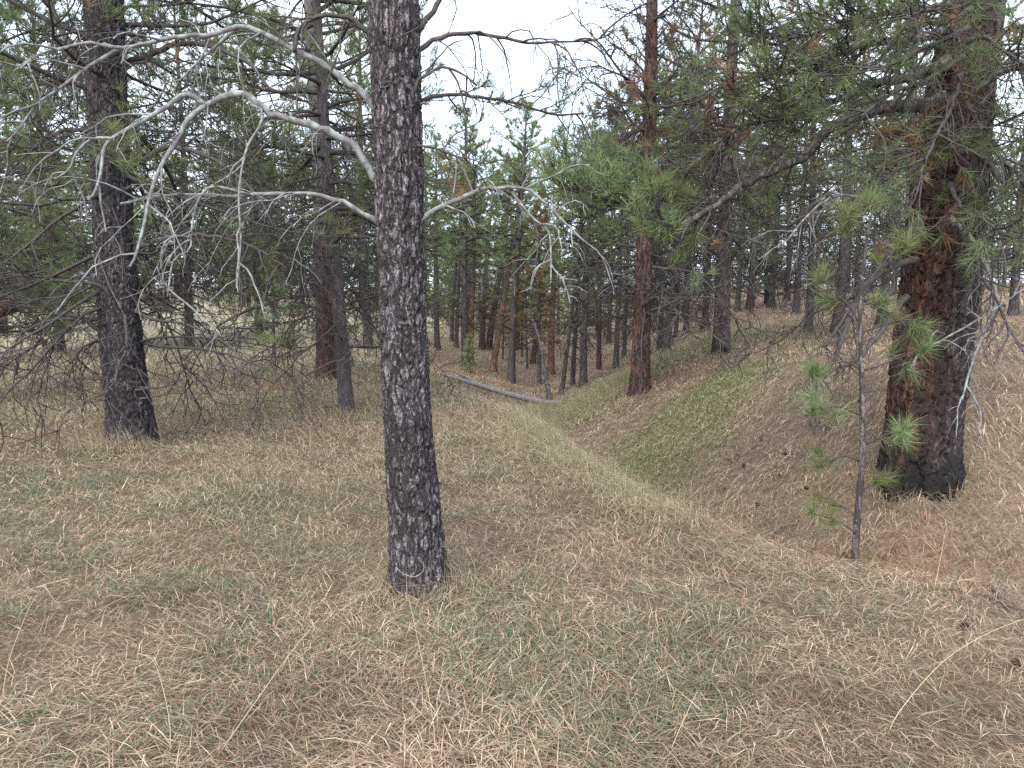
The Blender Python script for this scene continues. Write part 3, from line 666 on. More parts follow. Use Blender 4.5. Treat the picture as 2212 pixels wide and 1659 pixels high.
branch(oC, tcx([(2050, 470), (2100, 520), (2140, 600), (2150, 660), (2120, 730), (2095, 800), (2078, 865)], 6., 5.6, 24), .022, .007, M_dead, 14, (.15, .5), -.7, **rCm)
branch(oC, tcx([(2070, 560), (2110, 590), (2150, 640), (2175, 700), (2212, 760)], 6., 5.4, 18), .016, .006, M_dead_dark, 12, (.15, .5), -.6, **rCm)
branch(oC, tcx([(1965, 800), (1985, 765), (2020, 742), (2070, 715), (2120, 685), (2212, 625)], 5.75, 5.5, 20), .011, .006, M_dead, 7, (.1, .3), -.4, **rCm)
branch(oC, tcx([(2005, 380), (1950, 400), (1880, 430), (1820, 420), (1760, 450), (1700, 520)], 6., 6.0, 22), .02, .006, M_dead, 14, (.2, .6), -.5, **rCm)
branch(oC, tcx([(1990, 520), (1930, 500), (1870, 480), (1800, 500), (1740, 560)], 6., 5.9, 20), .016, .005, M_dead_dark, 12, (.2, .5), -.5, **rCm)
FB = []
for pts, da, db in (([(2085, 120), (2010, 170), (1930, 200), (1860, 250)], 5.75, 5.2), ([(2090, 60), (2030, 90), (1980, 110), (1900, 150)], 5.75, 5.1), ([(2070, 200), (2110, 260), (2150, 330), (2200, 380)], 5.75, 5.2),
                    ([(2060, 270), (2000, 320), (1930, 350), (1860, 400)], 5.75, 5.2), ([(2090, 90), (2130, 80), (2170, 110), (2230, 150)], 5.75, 5.0), ([(2075, 160), (2060, 220), (2020, 300), (1985, 380)], 5.72, 5.0), ([(2095, 20), (2060, 40), (2010, 20), (1960, 40)], 5.72, 5.0), ([(2050, 400), (2080, 450), (2120, 470), (2180, 520)], 5.7, 5.1)):
    Pq = tcx(pts, da, db, 18); FB.append(Pq)
    branch(oC, Pq, .02, .007, M_dead_dark, 12, (.2, .6), -.4, **rCm)
wd, lf = MB(), MB()
for Pq in FB: sprays(lf, wd, Pq, 14, .1, 1., .5, rC, 5, 22, .15, .005, .2, .1, .5, .008)
sprays(lf, wd, P1, 36, .62, 1., .62, rC, 6, 30, .17, .008, .8, .02, 1., .009, 1.4, flat=.0)
sprays(lf, wd, P1, 14, .2, .66, .55, rC, 5, 22, .16, .005, .3, .25, .4, .008)
for Pq in (P2, P3, P4):
    sprays(lf, wd, Pq, 30, .2, 1., .8, rC, 7, 24, .16, .007, .45, .08, .6, .011)
for Pq in (P5, P6):
    sprays(lf, wd, Pq, 12, .2, 1., .6, rC, 5, 24, .16, .0055, .3, .06, .7, .008)
sprays(lf, wd, tcx([(2030, 290), (1990, 285), (1960, 300), (1940, 320)], 5.75, 5.6, 10), 7, .2, 1, .3, rC, 3, 26, .17, .005, -.2, 1., 1.)
tag(wd.build('twigs', M_twig, oC), kind='stuff'); tag(lf.build('needle_tufts', M_needle, oC, False), kind='stuff')
dm = MB(); dead_limbs(dm, tC.at, tC.rr, 34, 1.7, 5.5, 1.9, rC, 7, 4, (-30, 20), -.2, -.5, (60, 380), .018, 5, .4)
tag(dm.build('dead_branches', M_dead_dark, oC), kind='stuff')
hang_crown(oC, 'slim1', 5., .3, 1.2)

# --- slender sapling in front of it
bS = stand(1842, 4.72); rS = np.random.default_rng(24)
oS = root('pine_sapling', bS, 'slender pine sapling with sparse green tufts in front of the big red trunk', 'tree')
ts = lambda pts, d0=4.7, d1=4.6, K=14: trace(pts, d0, d1, bS, K)
st = smooth_line([(1840, 1310), (1843, 1262), (1850, 1150), (1858, 1050), (1863, 980), (1862, 850), (1858, 700), (1862, 600), (1872, 520), (1882, 470)], 40)
Pt = px(st[:, 0], st[:, 1], bS[1] / (-(st[:, 1] - 829.5) / FPX * sp + cp)) - bS
mb = MB(); tubes(mb, Pt, lerp(.026, .007, np.linspace(0, 1, 40)) * (1 + .06 * np.sin(np.arange(40) * 1.7)), 10, cap=True); mb.build('trunk', M_bark_dark, oS)
for pts, up, nsh, br in [
    ([(1866, 960), (1890, 950), (1915, 938), (1945, 930)], .5, 4, 1.5), ([(1860, 800), (1900, 790), (1950, 770), (1985, 760)], .5, 4, 1.2), ([(1858, 720), (1900, 705), (1940, 692), (1975, 690)], .4, 3, 1.2),
    ([(1862, 900), (1820, 880), (1780, 880), (1745, 895)], .4, 4, 1.3), ([(1860, 800), (1825, 780), (1790, 790), (1745, 810)], .5, 4, 1.2), ([(1862, 1000), (1830, 985), (1800, 990), (1770, 1010)], .4, 3, 1.2),
    ([(1852, 1120), (1830, 1100), (1805, 1085), (1790, 1075)], .4, 2, 1.3), ([(1850, 1150), (1815, 1130), (1780, 1115), (1750, 1110)], .3, 2, 1.3), ([(1858, 700), (1835, 660), (1810, 640), (1790, 600)], .6, 4, 1.2),
    ([(1862, 620), (1890, 590), (1915, 560), (1935, 540)], .7, 4, 1.3), ([(1870, 540), (1850, 500), (1835, 480), (1825, 460)], .8, 4, 1.2), ([(1880, 480), (1885, 455), (1890, 435)], .9, 4, 1.3), ([(1858, 660), (1880, 655), (1900, 665)], .5, 3, 1.3),
    ([(1856, 1060), (1880, 1050), (1895, 1045)], .3, 2, 1.1)]:
    Q = ts(pts, 4.65, 4.65 + rS.uniform(-.3, .2), 10)
    mb, lf = MB(), MB(); tubes(mb, Q, lerp(.007, .003, np.linspace(0, 1, 10)), 5)
    sprays(lf, mb, Q, nsh, .45, 1., .15, rS, 3, 22, .15, .0042, up, .02, 1., .004, br * .95)
    b = mb.build('branch', M_twig, oS); tag(lf.build('needle_tufts', M_needle, b, False), kind='stuff')

# ------------------------------------------------------------------ pines of the middle distance
archetype('dtree', 201, 13, .19, lv(n=62, lo=2.8, hi=12.6, lmax=2.9, sub=7, twig=5, nn=18, nw=.009, rust=.05), [lv(n=60, lo=1.3, hi=5.5, lmax=2.8, sub=9, twig=4, rs=.034)], flare=1.3)
archetype('etree', 202, 9, .095, lv(n=50, lo=2.6, hi=8.8, lmax=2.0, sub=7, twig=5, nn=18, nw=.007, rust=.04), [lv(n=56, lo=.9, hi=4.4, lmax=2.1, sub=9, twig=4, rs=.024)], flare=1.3)
archetype('ftree', 203, 14, .20, lv(n=30, lo=4.2, hi=7.5, lmax=1.7, sub=6, twig=4, nn=18, nw=.009, rust=.85, fill=.45), [lv(n=64, lo=1.7, hi=6.5, lmax=2.9, sub=9, twig=4, rs=.048, el=(-20, 20), wob=.4), lv(n=46, lo=6, hi=13.5, lmax=2.8, sub=8, twig=4, rs=.035, el=(-5, 45), g0=.1, g1=.1)], flare=1.4, twigmat=M_twig_red, bend=.03, deadmat=M_dead_dark)
archetype('gtree', 204, 15, .20, lv(n=60, lo=4.4, hi=14.6, lmax=2.7, sub=7, twig=4, nn=18, nw=.009, fill=.75, g=(-.2, .6)), [lv(n=52, lo=2., hi=7, lmax=2.7, sub=8, twig=4, rs=.045, wob=.4)], flare=1.35, bend=.04)
def tree(key, u, d, label, scale=1., rz=None, lean=(0, 0), rx=1., bark=None, **k):
    return plant(key, stand(u, d) - np.array([0, 0, .03]), label, scale, R.uniform(0, 360) if rz is None else rz, lean, rx, bark, **k)
# lean is (degrees towards +x, degrees towards -y); rz 0 keeps the lean in the picture plane
oD = tree('dtree', 705, 14.9, 'red barked pine just left of the central trunk, behind a slimmer grey one', lean=(-1, 0), rz=0, bark='redgrey')
PD = trace([(700, 634), (660, 636), (619, 642), (562, 660), (506, 683), (469, 705), (445, 760)], 14.7, 13.9, np.array(oD.location), 20)
branch(oD, PD, .05, .012, M_dead_dark, 16, (.3, 1.1), -.7, rng=rB, tr=.014)
tree('etree', 748, 10.4, 'slim grey pine trunk rising from grass left of the central trunk', lean=(-1.5, 0), rz=0, bark='grey')
tree('ftree', 1381, 16, 'red barked pine with bare rusty top on the bank right of centre', lean=(.3, 0), rz=0, bark='red')
oG = tree('gtree', 1557, 17.6, 'straight pine with charred foot and black stub, uphill on the right bank', lean=(.5, 0), rz=0, bark='burnt', rx=.92)
gz = Tz(oG.location[0] + .02, oG.location[1] - .5) - oG.location[2]
mb = MB(); Q = smooth_line([(-.06, -.12, .3), (0, -.3, .18), (.03, -.42, gz + .16), (.02, -.47, gz - .05)], 8)
tubes(mb, Q, np.array([.10, .085, .07, .06, .052, .048, .045, .04]), 8, cap=True); mb.build('charred_stub', M_char, oG)
# gully and its left slope
tree('slim1', 1104, 27, 'grey pine with dark split base standing in the gully beyond the fallen log', 1.05, 0, (2.5, 0), 1.0, 'grey')
tree('slim2', 1064, 30, 'leaning orange trunk on the gully slope left of the dark based grey pine', 1.1, 0, (7, 0), 1.05, 'orange')
tree('slim1', 1190, 30, 'upright orange barked pine at the far right of the gully floor', .85, 0, (1, 0), 1.3, 'orange')
tree('slim1', 1006, 28.5, 'grey pine beside a tan one at left edge of gully, near the log tip', 1.02, 0, (-.5, 0), 1.1, 'dark')
tree('slim2', 1016, 30, 'tan barked trunk touching the grey one at left edge of gully', 1.05, 0, (0, 0), 1.0, 'orange')
tree('slim1', 1041, 39, 'left of two reddish trunks leaning right on the far gully slope', 1.05, 0, (3, 0), 1.15, 'redgrey')
tree('slim2', 1054, 40, 'right of two reddish trunks leaning right on the far gully slope', 1.2, 0, (6, 0), 1.35, 'redgrey')
tree('slim2', 985, 37, 'thin grey pole pine high on the gully slope, left of the others', 1.05, 0, (1, 0), .9, 'dark')
tree('slim1', 975, 40, 'thin leaning grey pine behind the pole pine on the gully slope', 1.0, 0, (4, 0), .8, 'dark')
tree('slim1', 945, 34, 'pale grey pine close beside the central trunk at the gully top', 1.02, 0, (-.5, 0), .95, 'grey')
tree('cone1', 1118, 46, 'conical green pine with its top against the open sky above the gully', 1.2, 0, (0, 0), .9, 'grey')
tree('cone2', 1012, 50, 'narrow green pine top against the sky, left of the conical one', 1.2, 0, (0, 0), .9, 'grey')
tree('rust', 1165, 27, 'small pine with rusty orange needles above the gully', .95, 0, (0, 0), .8, 'dark')
tree('slim2', 1150, 38, 'pinkish leaning trunk behind the dead pole in the gully', .95, 0, (5, 0), 1.3, 'redgrey')
for k, (u, d) in enumerate([(1086, 36), (1128, 41), (1139, 35)]):
    tree('slim2', u, d, ['thin dark stem in the gully between the leaning orange trunk and the grey pine', 'thin dark stem deep in the gully right of the grey pine', 'very thin reddish stem in the gully beside the dead pole'][k], .7, None, (0, 0), .6, 'dark')
# right bank
tree('slim1', 1260, 21.5, 'thicker of the two dark trunks standing in pale grass at the bank edge', .82, 0, (.6, 0), 0.95, 'dark')
tree('slim2', 1236, 22.5, 'thinner dark trunk left of the thick one at the bank edge', .85, 0, (1, 0), 0.75, 'dark')
tree('slim2', 1213, 21.5, 'short dark leaning trunk where the log meets the right bank', .75, 0, (5, 0), 0.8, 'dark')
tree('slim1', 1294, 26, 'reddish grey trunk between the dark pair and the red barked pine', .85, 0, (0, 0), 0.75, 'redgrey')
tree('slim2', 1330, 25, 'thin dark trunk just left of the red barked pine', 1.1, None, (0, 0), 0.7, 'dark')
tree('slim2', 1348, 28, 'thin shaded trunk hidden beside the red barked pine', 1.1, None, (0, 0), 0.6, 'dark')
tree('tall2', 1426, 27, 'dark trunk right of the red barked pine, behind the leaning one', .72, None, (0, 0), 0.8, 'dark')
tree('slim1', 1438, 22, 'dark trunk leaning right, on the grass between the two big mid trees', 1.15, 0, (4, 0), 0.75, 'dark')
tree('slim2', 1460, 30, 'thin dark pole right of the leaning trunk on the bank', 1.2, None, (0, 0), 0.6, 'dark')
tree('slim1', 1482, 30, 'dark bushy based trunk left of the small red trunk on the hill', 1.1, None, (0, 0), 0.75, 'dark')
tree('tall1', 1522, 29, 'small red trunk on the hill just left of the charred footed pine', .7, 0, (0, 0), 0.9, 'red')
tree('slim2', 1592, 36, 'thin dark trunk just right of the charred footed pine', 1.2, None, (0, 0), 1., 'dark')
tree('tall1', 1622, 35, 'reddish trunk on the hill crest right of the charred footed pine', .75, 0, (0, 0), .95, 'redgrey')
tree('slim2', 1655, 38, 'left stem of a close grey pair on the hill crest', 1.2, None, (0, 0), .8, 'dark')
tree('tall2', 1668, 38, 'right thicker stem of a close grey pair on the hill crest', .72, None, (0, 0), 1.1, 'grey')
tree('tall2', 1745, 20.5, 'dark smooth trunk on the hill left of the sapling', .72, 0, (0, 0), .85, 'dark')
tree('tall2', 1806, 19.5, 'grey scaly trunk on the hill right behind the sapling branches', .75, 0, (2, 0), 1.05, 'grey')
tree('tall1', 1905, 22, 'dark trunk seen between the sapling and the big red trunk', .75, 0, (0, 0), .9, 'dark')
tree('tall2', 1950, 15, 'dark trunk half hidden behind the left edge of the big red trunk', .7, 0, (0, 0), 1.0, 'dark')
tree('low2', 2190, 24, 'pine behind the big red trunk at the right edge', .85, None, (0, 0), 1., 'dark')
# left side
tree('low1', 10, 30, 'bushy dark pine behind the left trunk, at the left edge', .85, None, (0, 0), .9, 'dark')
tree('low2', -40, 19, 'dark pine cut off by the left edge of the picture', .95, None, (0, 0), 1, 'dark')
tree('low2', -70, 11.5, 'dark bushy pine outside the left edge, its boughs hanging into the picture', .8, None, (0, 0), .7, 'dark')
tree('low1', 230, 27, 'pine standing in the pale meadow behind the left trunk', .9, None, (0, 0), .9, 'dark')
tree('low2', 540, 44, 'pine at the meadow edge above the fluffy young pine', .9, None, (0, 0), .9, 'dark')
tree('low1', 410, 27, 'green pine in the meadow gap right of the left trunk', 1.1, None, (0, 0), .8, 'dark')
tree('low2', 560, 32, 'tall green pine behind the fluffy young pine', 1.25, None, (0, 0), .8, 'dark')
tree('low2', 130, 23, 'green pine left of the left trunk, in the meadow', 1.05, None, (0, 0), .8, 'dark')
tree('low1', 795, 27, 'green pine just left of the central trunk, in the distance', 1.05, None, (0, 0), .8, 'dark')
tree('low1', 1720, 30, 'full green pine beyond the hill crest left of the sapling', .85, None, (0, 0), .9, 'grey')
tree('low2', 1850, 36, 'green pine beyond the hill crest behind the sapling', .9, None, (0, 0), .9, 'grey')
tree('low2', 1570, 44, 'green pine far behind the charred footed pine', .95, None, (0, 0), .9, 'grey')
tree('low1', 1400, 42, 'green pine far behind the red barked pine', .95, None, (0, 0), .9, 'grey')
tree('cone1', 1290, 46, 'green pine far behind the dark pair at the bank edge', .85, None, (0, 0), .9, 'grey')
tree('young', 592, 20, 'fluffy young green pine in the grass left of the red barked tree', 1.1, None, name='young_pine', group='young pines')
tree('young', 1016, 26.5, 'low green young pine at the tip of the fallen log', .55, None, name='young_pine', group='young pines')
# treelines
rL = np.random.default_rng(31)
for k, u in enumerate(np.linspace(-140, 920, 22)):
    tree(('cone1', 'low2', 'cone2')[k % 3], u + rL.uniform(-25, 25), rL.uniform(48, 68), 'far green pine in the treeline beyond the pale meadow at left', rL.uniform(.95, 1.35), None, (0, 0), 1., 'grey', group='treeline beyond the meadow')
for k, u in enumerate(np.linspace(940, 1320, 12)):
    tree(('cone1', 'cone2')[k % 2], u + rL.uniform(-18, 18), rL.uniform(52, 72), 'far pine closing the view at the end of the gully', rL.uniform(.8, 1.0), None, (0, 0), 1., 'grey', group='pines at the end of the gully')
for k, u in enumerate(np.linspace(1340, 2330, 20)):
    tree(('low1', 'cone1', 'low2', 'tall2')[k % 4], u + rL.uniform(-25, 25), rL.uniform(36, 58), 'far pine in the woods behind the right hill', rL.uniform(.7, .95), None, (0, 0), 1., ('dark', 'grey', 'redgrey')[k % 3], group='woods behind the right hill')

# ------------------------------------------------------------------ fallen and dead wood
def on_ground(pts, K, lift):
    g = np.array([hit(u, v) for u, v in pts]); P = smooth_line(g, K); P[:, 2] = T(P[:, 0], P[:, 1]) + lift; return P
a = stand(955, 19); b = stand(1195, 17.4); c = stand(1040, 18.2)
Q = smooth_line([a + [0, 0, .16], lerp(a, b, .33) + [0, -.15, 0], lerp(a, b, .66) + [0, -.05, 0], b + [.25, 0, .06]], 30)
zt = T(Q[:, 0], Q[:, 1]); Q[:, 2] = np.maximum(zt + .07, .5 * (zt + .12) + .5 * lerp(a[2] + .16, b[2] + .12, np.linspace(0, 1, 30)))
o = root('fallen_log', Q[15], 'long weathered grey log lying across the gully', 'log')
mb = MB(); tubes(mb, Q - Q[15], lerp(.045, .085, np.linspace(0, 1, 30)) * (1 + .06 * np.sin(np.arange(30) * 1.9) + R.normal(0, .05, 30)), 12, cap=True); mb.build('stem', M_pale, o)
Q2 = smooth_line([Q[11], Q[7] + [-.05, .12, .12], Q[3] + [-.05, .2, .14], Q[0] + [-.02, .12, .06]], 16)
mb = MB(); tubes(mb, Q2 - Q[15], lerp(.05, .02, np.linspace(0, 1, 16)), 8, cap=True); mb.build('side_stem', M_pale, o)
for k, dx in ((20, .25), (25, .2)):
    mb = MB(); s = grow((Q[k] - Q[15])[None], np.array([[dx, -.2, 1.]]), .45, 6, .15); tubes(mb, s, taper(1, 6, .018, .4), 5); mb.build('broken_branch', M_pale, o)
bp_ = stand(1188, 19); Q = trace([(1190, 872), (1182, 830), (1172, 770), (1160, 715), (1150, 690)], 19, 20, bp_, 14)
o = root('dead_pole', bp_, 'bare dead pole leaning left where the log reaches the gully bottom', 'dead tree')
mb = MB(); tubes(mb, Q, lerp(.075, .03, np.linspace(0, 1, 14)), 9, cap=True); mb.build('stem', M_bark_dark, o)
mb = MB(); dead_limbs(mb, lambda z: np.stack([np.interp(z, Q[:, 2], Q[:, 0]), np.interp(z, Q[:, 2], Q[:, 1]), z], -1), lambda z: 0 * z + .03, 10, .6, 2.2, .7, rB, 3, 2, rs=.012); tag(mb.build('dead_branches', M_twig, o), kind='stuff')
bl = np.array([-10.6, 10.2, Tz(-10.6, 10.2)]); e = px(24, 661, 10.)
o = root('leaning_log', bl, 'broken reddish log end sticking into the picture at the left edge', 'log')
mb = MB(); Q = smooth_line([bl - bl - [0, 0, .2], (e - bl) * .55 + [0, 0, .12], e - bl], 16); tubes(mb, Q, lerp(.16, .10, np.linspace(0, 1, 16)) * (1 + .04 * np.sin(np.arange(16) * 2.2)), 14, cap=True); mb.build('stem', M_bark_redgrey, o)
for s_, lab in (([(-30, 1010), (20, 1035), (72, 1070)], 'pale forked stick lying in the grass at the left edge'), ([(84, 1064), (98, 1028), (114, 992)], 'short grey stick lying upright in view left of the left trunk'),
                ([(2144, 1284), (2158, 1308), (2176, 1332)], 'dark twig on the litter near the right edge'), ([(1205, 1432), (1222, 1446), (1234, 1462)], 'dark twig on the foreground litter right of the central trunk'),
                ([(1085, 1338), (1110, 1345), (1140, 1362)], 'thin dark twig on the litter just right of the central trunk foot'), ([(1640, 1172), (1680, 1150), (1700, 1140)], 'pale dry twig on the bank left of the sapling foot'),
                ([(505, 855), (512, 845), (516, 838)], 'short dark stub in the grass right of the left trunk')):
    P = on_ground(s_, 12, .03); mm = M_pale if ('pale' in lab or 'grey' in lab) else M_twig
    mb = MB(); tubes(mb, P - P[0], lerp(.011, .006, np.linspace(0, 1, 12)) * (1 + .1 * np.sin(np.arange(12) * 2.)), 7, cap=True)
    n = 2; s, d, t, _ = kids((P - P[0])[None], n, .3, .8, .5, 1., rC, .9); tubes(mb, grow(s, d, .12, 5, .2, 0, 0, rC), taper(n, 5, .005, .5), 5)
    o = mb.build('stick', mm); o.location = P[0]; tag(o, lab, 'stick', 'sticks on the ground')
bd = stand(2165, 4.75); o = root('dead_shrub', bd, 'bare pale dead shrub low in the hollow at the right edge', 'shrub')
mb = MB(); P = grow(np.zeros((6, 3)), np.stack([rC.normal(0, .5, 6), rC.normal(0, .4, 6), np.ones(6)], -1), rC.uniform(.25, .45, 6), 8, .25, 0, .1, rC); tubes(mb, P, taper(6, 8, .008, .4), 6)
mb.build('stems', M_dead, o)
mb = MB(); s, d, t, pj = kids(P, 5, .3, 1, .4, 1, rC, .2); tubes(mb, grow(s, d, .17, 6, .3, 0, 0, rC), taper(len(s), 6, .0045, .5), 4); tag(mb.build('twigs', M_dead, o), kind='stuff')

# pine cones scattered on the bank and in the litter
def cone_mesh():
    mb = MB(); n, k = 10, 9
    tt = np.linspace(0, 1, k); prof = np.sin(np.pi * (tt * .86 + .1)) ** .8
    for i in range(k):
        for j in range(n):
            a = (j + .5 * (i % 2)) / n * 2 * math.pi; r = .034 * prof[i]; z = .008 + .062 * tt[i]
            p = np.array([r * math.cos(a), r * math.sin(a), z]); o_ = np.array([math.cos(a), math.sin(a), .5]); s = np.array([-math.sin(a), math.cos(a), 0]) * .011
            mb.add([p * [.35, .35, 1] - s * .5, p * [.35, .35, 1] + s * .5, p + s + o_ * .006, p + o_ * .012, p - s + o_ * .006], [[0, 1, 2, 3], [0, 3, 4, 4]][:1] + [[0, 2, 3, 4]], None)
    return mb
cm = MB(); cmb = cone_mesh()
for V, F0 in [(np.concatenate(cmb.V), cmb.F)]: pass
cone_v = np.concatenate(cmb.V); cone_f = [f.reshape(-1, 4) for f in cmb.F]
core = MB(); core.add(cone_v, [np.concatenate(cone_f)], (.1, .07, .05)); cone_data = core.mesh('pine_cone', M_twig_red, False)
for k, (u, v) in enumerate([(1745, 1060), (1700, 985), (1765, 905), (1640, 955), (1590, 990), (1560, 1060), (1640, 1095), (1690, 1035), (1520, 1110), (1610, 1010), (1860, 870), (1790, 930), (1935, 1190), (1480, 1000), (1560, 930), (1830, 1205)]):
    o = link('pine_cone', cone_data); p = hit(u, v); o.location = p + np.array([0, 0, .015]); o.rotation_euler = (rad(R.uniform(60, 100)), 0, R.uniform(0, 6)); o.scale = (.62,) * 3
    tag(o, 'small dark pine cone lying on the right bank', 'pine cone', 'pine cones on the right bank')
for (u, v), lab in zip([(2092, 1362), (760, 1065), (560, 1080), (2205, 1445)], ['dark pine cone on the foreground litter near the right edge', 'small dark pine cone in the grass left of the central trunk', 'grey pine cone in the grass between the left and central trunks', 'dark pine cone cut by the right edge low in the foreground']):
    o = link('pine_cone', cone_data); p = hit(u, v); o.location = p + np.array([0, 0, .02]); o.rotation_euler = (rad(80), 0, R.uniform(0, 6)); o.scale = (.55,) * 3; tag(o, lab, 'pine cone', 'pine cones in the foreground')

# tall dry grass stalks that stand out one by one
STRAW = np.array([.44, .375, .26])
def stalk(pts, d0, d1, lab, head=0, r=.0016):
    g = hit(*pts[0]); uv = smooth_line(pts, 18); t = np.linspace(0, 1, 18); dg = float((g[1] - 0) * cp - (g[2] - CZ) * sp)
    P = px(uv[:, 0], uv[:, 1], dg + (d1 - d0) * t); P[0, 2] -= .01
    mb = MB(); tubes(mb, P - P[0], lerp(r * 1.2, r * .6, t), 4, np.array([STRAW]))
    if head:
        n = head; k = np.linspace(11, 17, n).astype(int); d = nrm(np.gradient(P, axis=0))[k]
        tufts(mb, P[k] - P[0], d, 5, .028, .005, np.tile(STRAW * 1.15, (n, 1)), R, (8, 28), .02)
    o = mb.build('grass_stalk', M_blade, None, False); o.location = P[0]; tag(o, lab, 'grass stalk', 'tall dry grass stalks')
stalk([(940, 1640), (936, 1560), (908, 1410), (884, 1295)], 0, .0, 'long straw stalk crossing the foot of the central trunk from below')
stalk([(-20, 1313), (60, 1275), (140, 1251)], 0, .1, 'pale seed headed stalk at the left edge', 9)
stalk([(368, 1650), (366, 1560), (350, 1480), (330, 1425), (298, 1411)], 0, .1, 'bent straw stalk bowing left in the lower left foreground')
stalk([(352, 1520), (366, 1492), (395, 1478), (432, 1470)], 0, .1, 'short drooping seed head in the lower left foreground', 9)
stalk([(457, 1652), (562, 1502), (640, 1395), (690, 1335)], 0, .2, 'long straight diagonal stalk in the lower left foreground')
stalk([(1911, 1607), (1941, 1540), (2035, 1431), (2130, 1370), (2215, 1336)], 0, .1, 'long yellow stalk arching to the right edge in the foreground')
stalk([(1435, 1655), (1470, 1570), (1506, 1494)], 0, .1, 'straight straw stalk at the bottom right of centre')
stalk([(2016, 1285), (2030, 1215), (2043, 1146)], 0, .1, 'thin upright stalk below the big red trunk')
stalk([(5, 1615), (90, 1570), (184, 1540)], 0, .15, 'yellow blade lying diagonally at the lower left edge')
stalk([(2, 1525), (20, 1425), (60, 1320), (80, 1285)], 0, .15, 'tall thin stalk rising along the left edge')
stalk([(184, 1275), (186, 1240), (190, 1205)], 0, .05, 'short upright straw stalk left of the foreground centre')
stalk([(850, 1245), (870, 1150), (860, 1105)], 0, -.1, 'straw stalk leaning on the foot of the central trunk')
stalk([(935, 1275), (915, 1190), (890, 1120)], 0, -.12, 'straw stalk crossing the foot of the central trunk to the left')

# ------------------------------------------------------------------ grass and needle litter
rg = np.random.default_rng(41)
def wedge(n, r0, r1, p, rng=rg):
    """points on the ground in front of the camera, density falling with distance"""
    u = rng.random(n); q = 1 - p + 1
    rho = (r0 ** q + u * (r1 ** q - r0 ** q)) ** (1 / q)
    ph = np.radians(rng.uniform(-40, 40, n)); x = rho * np.sin(ph) + rng.uniform(-1, 1, n) * np.clip(1.6 - rho * .05, .2, 1); y = rho * np.cos(ph)
    return x, y, np.hypot(x, y)
def blades(mb, x, y, az, ln, wd, el, curl, col, h0=0., follow=0.):
    n = len(x); z = T(x, y) + h0
    ca, sa = np.cos(az), np.sin(az)
    m = np.stack([x + ca * np.cos(el) * ln * .4, y + sa * np.cos(el) * ln * .4, z + np.sin(el) * ln * .4], -1)
    e2 = el - curl
    t = np.stack([m[:, 0] + ca * np.cos(e2) * ln * .6, m[:, 1] + sa * np.cos(e2) * ln * .6, m[:, 2] + np.sin(e2) * ln * .6], -1)
    if follow:
        m[:, 2] += (T(m[:, 0], m[:, 1]) - T(x, y)) * follow; t[:, 2] += (T(t[:, 0], t[:, 1]) - T(x, y)) * follow
    s = np.stack([-sa, ca, np.zeros(n)], -1) * (wd * .5)[:, None]; b = np.stack([x, y, z], -1)
    V = np.stack([b, m + s, m - s, t], 1).reshape(-1, 3)             # a bent, double-tapered blade of two triangles
    i = np.arange(n)[:, None] * 4
    mb.add(V, [i + [0, 1, 2], i + [2, 1, 3]], np.repeat(col, 4, 0))
pal = lambda P, k: np.array(P)[k]
TAN = [(.38, .29, .21), (.25, .175, .12), (.48, .385, .29), (.15, .10, .07), (.32, .25, .20), (.34, .24, .165)]
REDN = [(.31, .175, .125), (.25, .125, .09), (.36, .23, .16)]
GRN = [(.11, .148, .09), (.155, .192, .122), (.08, .11, .063), (.20, .232, .155), (.13, .175, .115)]
OLV = [(.20, .23, .10), (.27, .29, .145), (.16, .185, .08), (.32, .325, .17)]
PAL = [(.44, .37, .25), (.36, .315, .205), (.50, .435, .31), (.30, .275, .18)]
def zone(x, y):
    """how green the sward is at a spot, 0..1"""
    n = fbm(x * 2.3 + 5, y * 2.3, 2); n2 = fbm(x * .45, y * .45 + 3, 9)
    th = .54 - .04 * sstep(5, 3.6, y) - .06 * sstep(1., -.8, x) + .075 * sstep(-.2, 1.2, x) + .06 * sstep(4.2, 6.5, y) - .05 * sstep(8, 10, y)
    return sstep(th - .05, th + .07, n * .62 + n2 * .38)
def bankpatch(x, y):
    u = (x - 2.7) * .5 + (y - 11.2) * .86; v = (x - 2.7) * .86 - (y - 11.2) * .5
    return .9 * sstep(1.1, .5, np.hypot(u / 4.4, v / 1.2) + .7 * (fbm(x * 1.3, y * 1.3, 6) - .5))
def redpatch(x, y): return sstep(1.35, .4, np.hypot((x - 2.75) / 1.25, (y - 5.35) / .75) + .6 * (fbm(x * 3, y * 3, 12) - .5))

mb = MB(); n = 230000; x, y, rho = wedge(n, 1.75, 26, 1.75)
k = rg.integers(0, len(TAN), n); c = pal(TAN, k) * rg.uniform(.45, 1.35, (n, 1)) * (.55 + .9 * fbm(x * 2.2, y * 2.2, 15))[:, None]
m = rg.random(n) < redpatch(x, y) * .85; c[m] = pal(REDN, rg.integers(0, 3, m.sum())) * rg.uniform(.7, 1.2, (m.sum(), 1))
m = rg.random(n) < bankpatch(x, y) * .6; c[m] = pal(OLV, rg.integers(0, 4, m.sum()))
ln = rg.uniform(.07, .2, n) * (1 + rho * .018); wd = np.maximum(.0036, .00085 * rho)
swirl = 6.28 * fbm(x * .7, y * .7, 22)
blades(mb, x, y, swirl + rg.normal(0, 1.1, n), ln, wd * rg.uniform(.7, 1.2, n), np.radians(rg.uniform(-2, 26, n)), np.radians(rg.uniform(0, 45, n)), c, rg.uniform(.004, .045, n), 1.)
tag(mb.build('pine_needle_litter', M_blade, None, False), 'matted brown pine needles and dry grass covering the ground', 'litter', kind='stuff')

